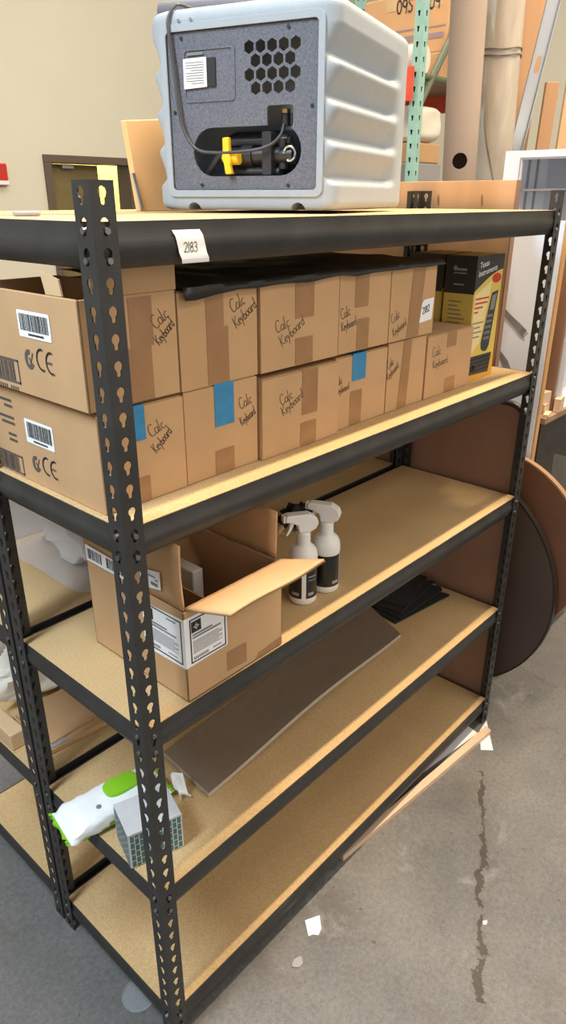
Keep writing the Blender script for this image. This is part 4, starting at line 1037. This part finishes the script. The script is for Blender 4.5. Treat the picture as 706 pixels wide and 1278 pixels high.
def far_box(lo, hi, m, label, txt=None, grp='goods on the pallet racking', nm='carton'):
    root = empty(nm, ((lo[0]+hi[0])/2,(lo[1]+hi[1])/2,lo[2]), label, 'box', grp)
    b = MB(); b.box(lo, hi); b.build('body', M[m], root, bevel=.008)
    if txt:
        s_, yy, zz, hh = txt; fr_ = Frame((lo[0],0,0),(0,-1,0),(0,0,1),(-1,0,0)); q = MB(); write(q, fr_, s_, -yy, zz, hh, 0, .009, 1, .003, jit=0); q.build('printed_number', M['ink_soft'], root, weld=False, recalc=False)
        q = MB(); quad(q, fr_, -hi[1]+.02, zz-.10, -lo[1]-.02, zz-.092, .003, 0); quad(q, fr_, -hi[1]+.05, zz-.16, -lo[1]-.03, zz-.13, .003, 0); q.build('printed_text', M['blue'], root, recalc=False)
    b = MB(); b.face([(lo[0]-.002,(lo[1]+hi[1])/2-.04,hi[2]-.08),(lo[0]-.002,(lo[1]+hi[1])/2+.04,hi[2]-.08),(lo[0]-.002,(lo[1]+hi[1])/2+.04,hi[2]),(lo[0]-.002,(lo[1]+hi[1])/2-.04,hi[2])]); b.build('tape', M['card_pale'], root)
    return root
far_box((4.0,1.92,2.499),(4.45,2.5,2.66),'card','low brown carton under the numbered boxes on the racking')
far_box((4.0,2.12,2.662),(4.45,2.55,3.0),'card_far','tan carton printed 09S on the racking, left of the teal upright',('09S',2.29,2.90,.075))
far_box((4.02,1.91,2.662),(4.45,2.10,2.99),'card_far','tan carton printed 09 on the racking, right of the teal upright',('09',2.06,2.90,.075))
blob('white_sack', (3.70,1.88,2.135),(4.05,2.6,2.36), M['sack'], 'white sack on the lower deck of the racking below the red beam', 'bag', .08, 5, 4, 20, power=.4)
far_box((3.72,1.90,2.02),(4.02,2.5,2.135),'card','brown carton under the white sack on the racking')
far_box((3.70,1.90,1.744),(4.05,2.6,2.019),'cabinet_in','grey carton at the bottom of the stack under the white sack')
b = MB(); b.tube([(3.74,1.90,2.585),(3.74,2.3,2.585)], .085, 20); o = b.build('paper_roll', M['sack'], smooth=50); tag(o, 'white paper roll lying on the racking in front of the low carton', 'roll')
b = MB(); b.box((3.45,1.88,0),(3.47,2.16,2.07)); sg_ = b.build('sign_board', M['paper'], bevel=.002); tag(sg_, 'white printed board standing in front of the teal upright', 'sign')
b = MB(); b.box((3.448,1.90,1.93),(3.45,1.97,2.0)); b.build('printed_square', M['smear'], sg_)

# fire alarm on the back wall
al = empty('fire_alarm_switch', (2.54,4.97,1.97), 'red and white fire alarm on the cream wall at the far left', 'alarm')
b = MB(); b.box((2.47,4.955,1.90),(2.575,4.999,2.06)); b.build('alarm_body', M['red_plastic'], al, bevel=.008)
b = MB(); b.box((2.47,4.950,1.905),(2.575,4.956,1.935)); b.build('alarm_lens', M['paper'], al, bevel=.002)

# ------------------------------------------------------------------ floor things
b = MB(); b.prism([(1.458,-.052,0),(1.468,-.026,0),(.66,.040,0),(.66,.016,0)], (0,0,.020)); o = b.build('wood_strip', M['wood_x'], bevel=.001); tag(o, 'long pale wood strip on the floor along the bottom front beam', 'plank')
b = MB(); b.prism([(1.430,-.015,0),(1.455,.10,0),(1.0,.13,0),(1.0,.05,0)], (0,0,.003)); o = b.build('white_board_scrap', M['paper']); tag(o, 'white sheet lying on the floor behind the wood strip under the rack', 'paper')
b = MB(); b.prism([(1.515,-.006,0),(1.388,-.098,0),(1.36,-.064,0),(1.45,-.012,0)], (0,0,.002)); o = b.build('paper_scrap', M['cabinet']); tag(o, 'white paper corner poking out past the end of the wood strip', 'paper')
def scrap(pts, label, m='paper', hgt=.0015, cat='paper', nm='paper_scrap'):
    b = MB(); b.prism([(x, y, 0) for x, y in pts], (0,0,hgt)); o = b.build(nm, M[m]); tag(o, label, cat); return o
scrap([(.478,-.042),(.452,-.070),(.432,-.076),(.424,-.064),(.412,-.058),(.440,-.022)], 'torn white paper scrap on the floor in front of the rack')
scrap([(.775,-.392),(.763,-.396),(.757,-.388),(.766,-.383)], 'tiny white scrap on the floor right of the crack')
b = MB(); q0 = Vector((.338,-.085,0)); b.prism([q0+Vector((.016*math.cos(a)*(1+.2*math.sin(3*a)), .012*math.sin(a), 0)) for a in [2*PI*k/14 for k in range(14)]], (0,0,.004)); o = b.build('concrete_chip', M['cabinet_in']); tag(o, 'small pale chip on the floor near the front post', 'debris')
b = MB(); b.lathe((.012,.152,0), [(.0,.001),(.040,.001),(.042,.004),(.042,.008),(.039,.008),(.038,.004),(.0,.0035)], 30); o = b.build('jar_cap', M['clear_lid'], smooth=40); tag(o, 'clear round plastic lid on the floor under the left end of the rack', 'lid')

# ------------------------------------------------------------------ lights
def area(name, loc, target, sx, sy, power, col):
    L = bpy.data.lights.new(name, 'AREA'); L.shape = 'RECTANGLE'; L.size = sx; L.size_y = sy; L.energy = power; L.color = col
    o = bpy.data.objects.new(name, L); C.objects.link(o); o.location = loc
    o.rotation_euler = (Vector(target)-Vector(loc)).to_track_quat('-Z', 'Y').to_euler(); return o
area('aisle_strip_lamp', (1.75,-.26,4.2), (1.75,-.26,0), 3.2, .08, 225, (1,.80,.56))
area('left_bay_lamp', (-1.35,.15,3.3), (-1.15,.2,0), .4, 1.6, 105, (.74,.88,1))
area('hall_lamps', (2.2,-1.15,4.6), (1.6,.0,.8), 3.0, .4, 22, (1,.88,.74))
area('front_fill', (.3,-5.4,2.3), (.6,0,1.3), 6.0, 3.6, 85, (1,.93,.84))  # added broad fill with no known source, lifts front faces and shelf interiors
area('high_front_fill', (1.4,-3.6,4.6), (1.0,0,1.4), 4.0, .6, 55, (1,.86,.70))  # added high fill, brightens the machine's right side and the boards
area('back_lamps', (2.6,2.2,4.8), (2.6,2.2,0), 5.0, 2.4, 125, (1,.96,.88))
area('far_room_lamp', (4.9,6.2,2.9), (5.1,7.1,1.4), 1.5, .6, 90, (1,.95,.75))
W = bpy.data.worlds.new('World'); S.world = W; W.use_nodes = True
W.node_tree.nodes['Background'].inputs['Color'].default_value = (1,.97,.93,1)
W.node_tree.nodes['Background'].inputs['Strength'].default_value = .46

# ------------------------------------------------------------------ camera
cam = bpy.data.cameras.new('Camera'); co = bpy.data.objects.new('Camera', cam); C.objects.link(co)
co.location = (-.5718,-.8546,1.8070); co.rotation_euler = (math.radians(66.021), math.radians(-.061), math.radians(-47.831))
cam.sensor_fit = 'VERTICAL'; cam.sensor_height = 36; cam.lens = 879.486/1278*36; cam.clip_start = .02
S.camera = co
vs = S.view_settings; S.display_settings.display_device = 'sRGB'
vs.view_transform = 'Standard'; vs.look = 'None'; vs.gamma = 1; vs.exposure = 0.0; vs.use_curve_mapping = False
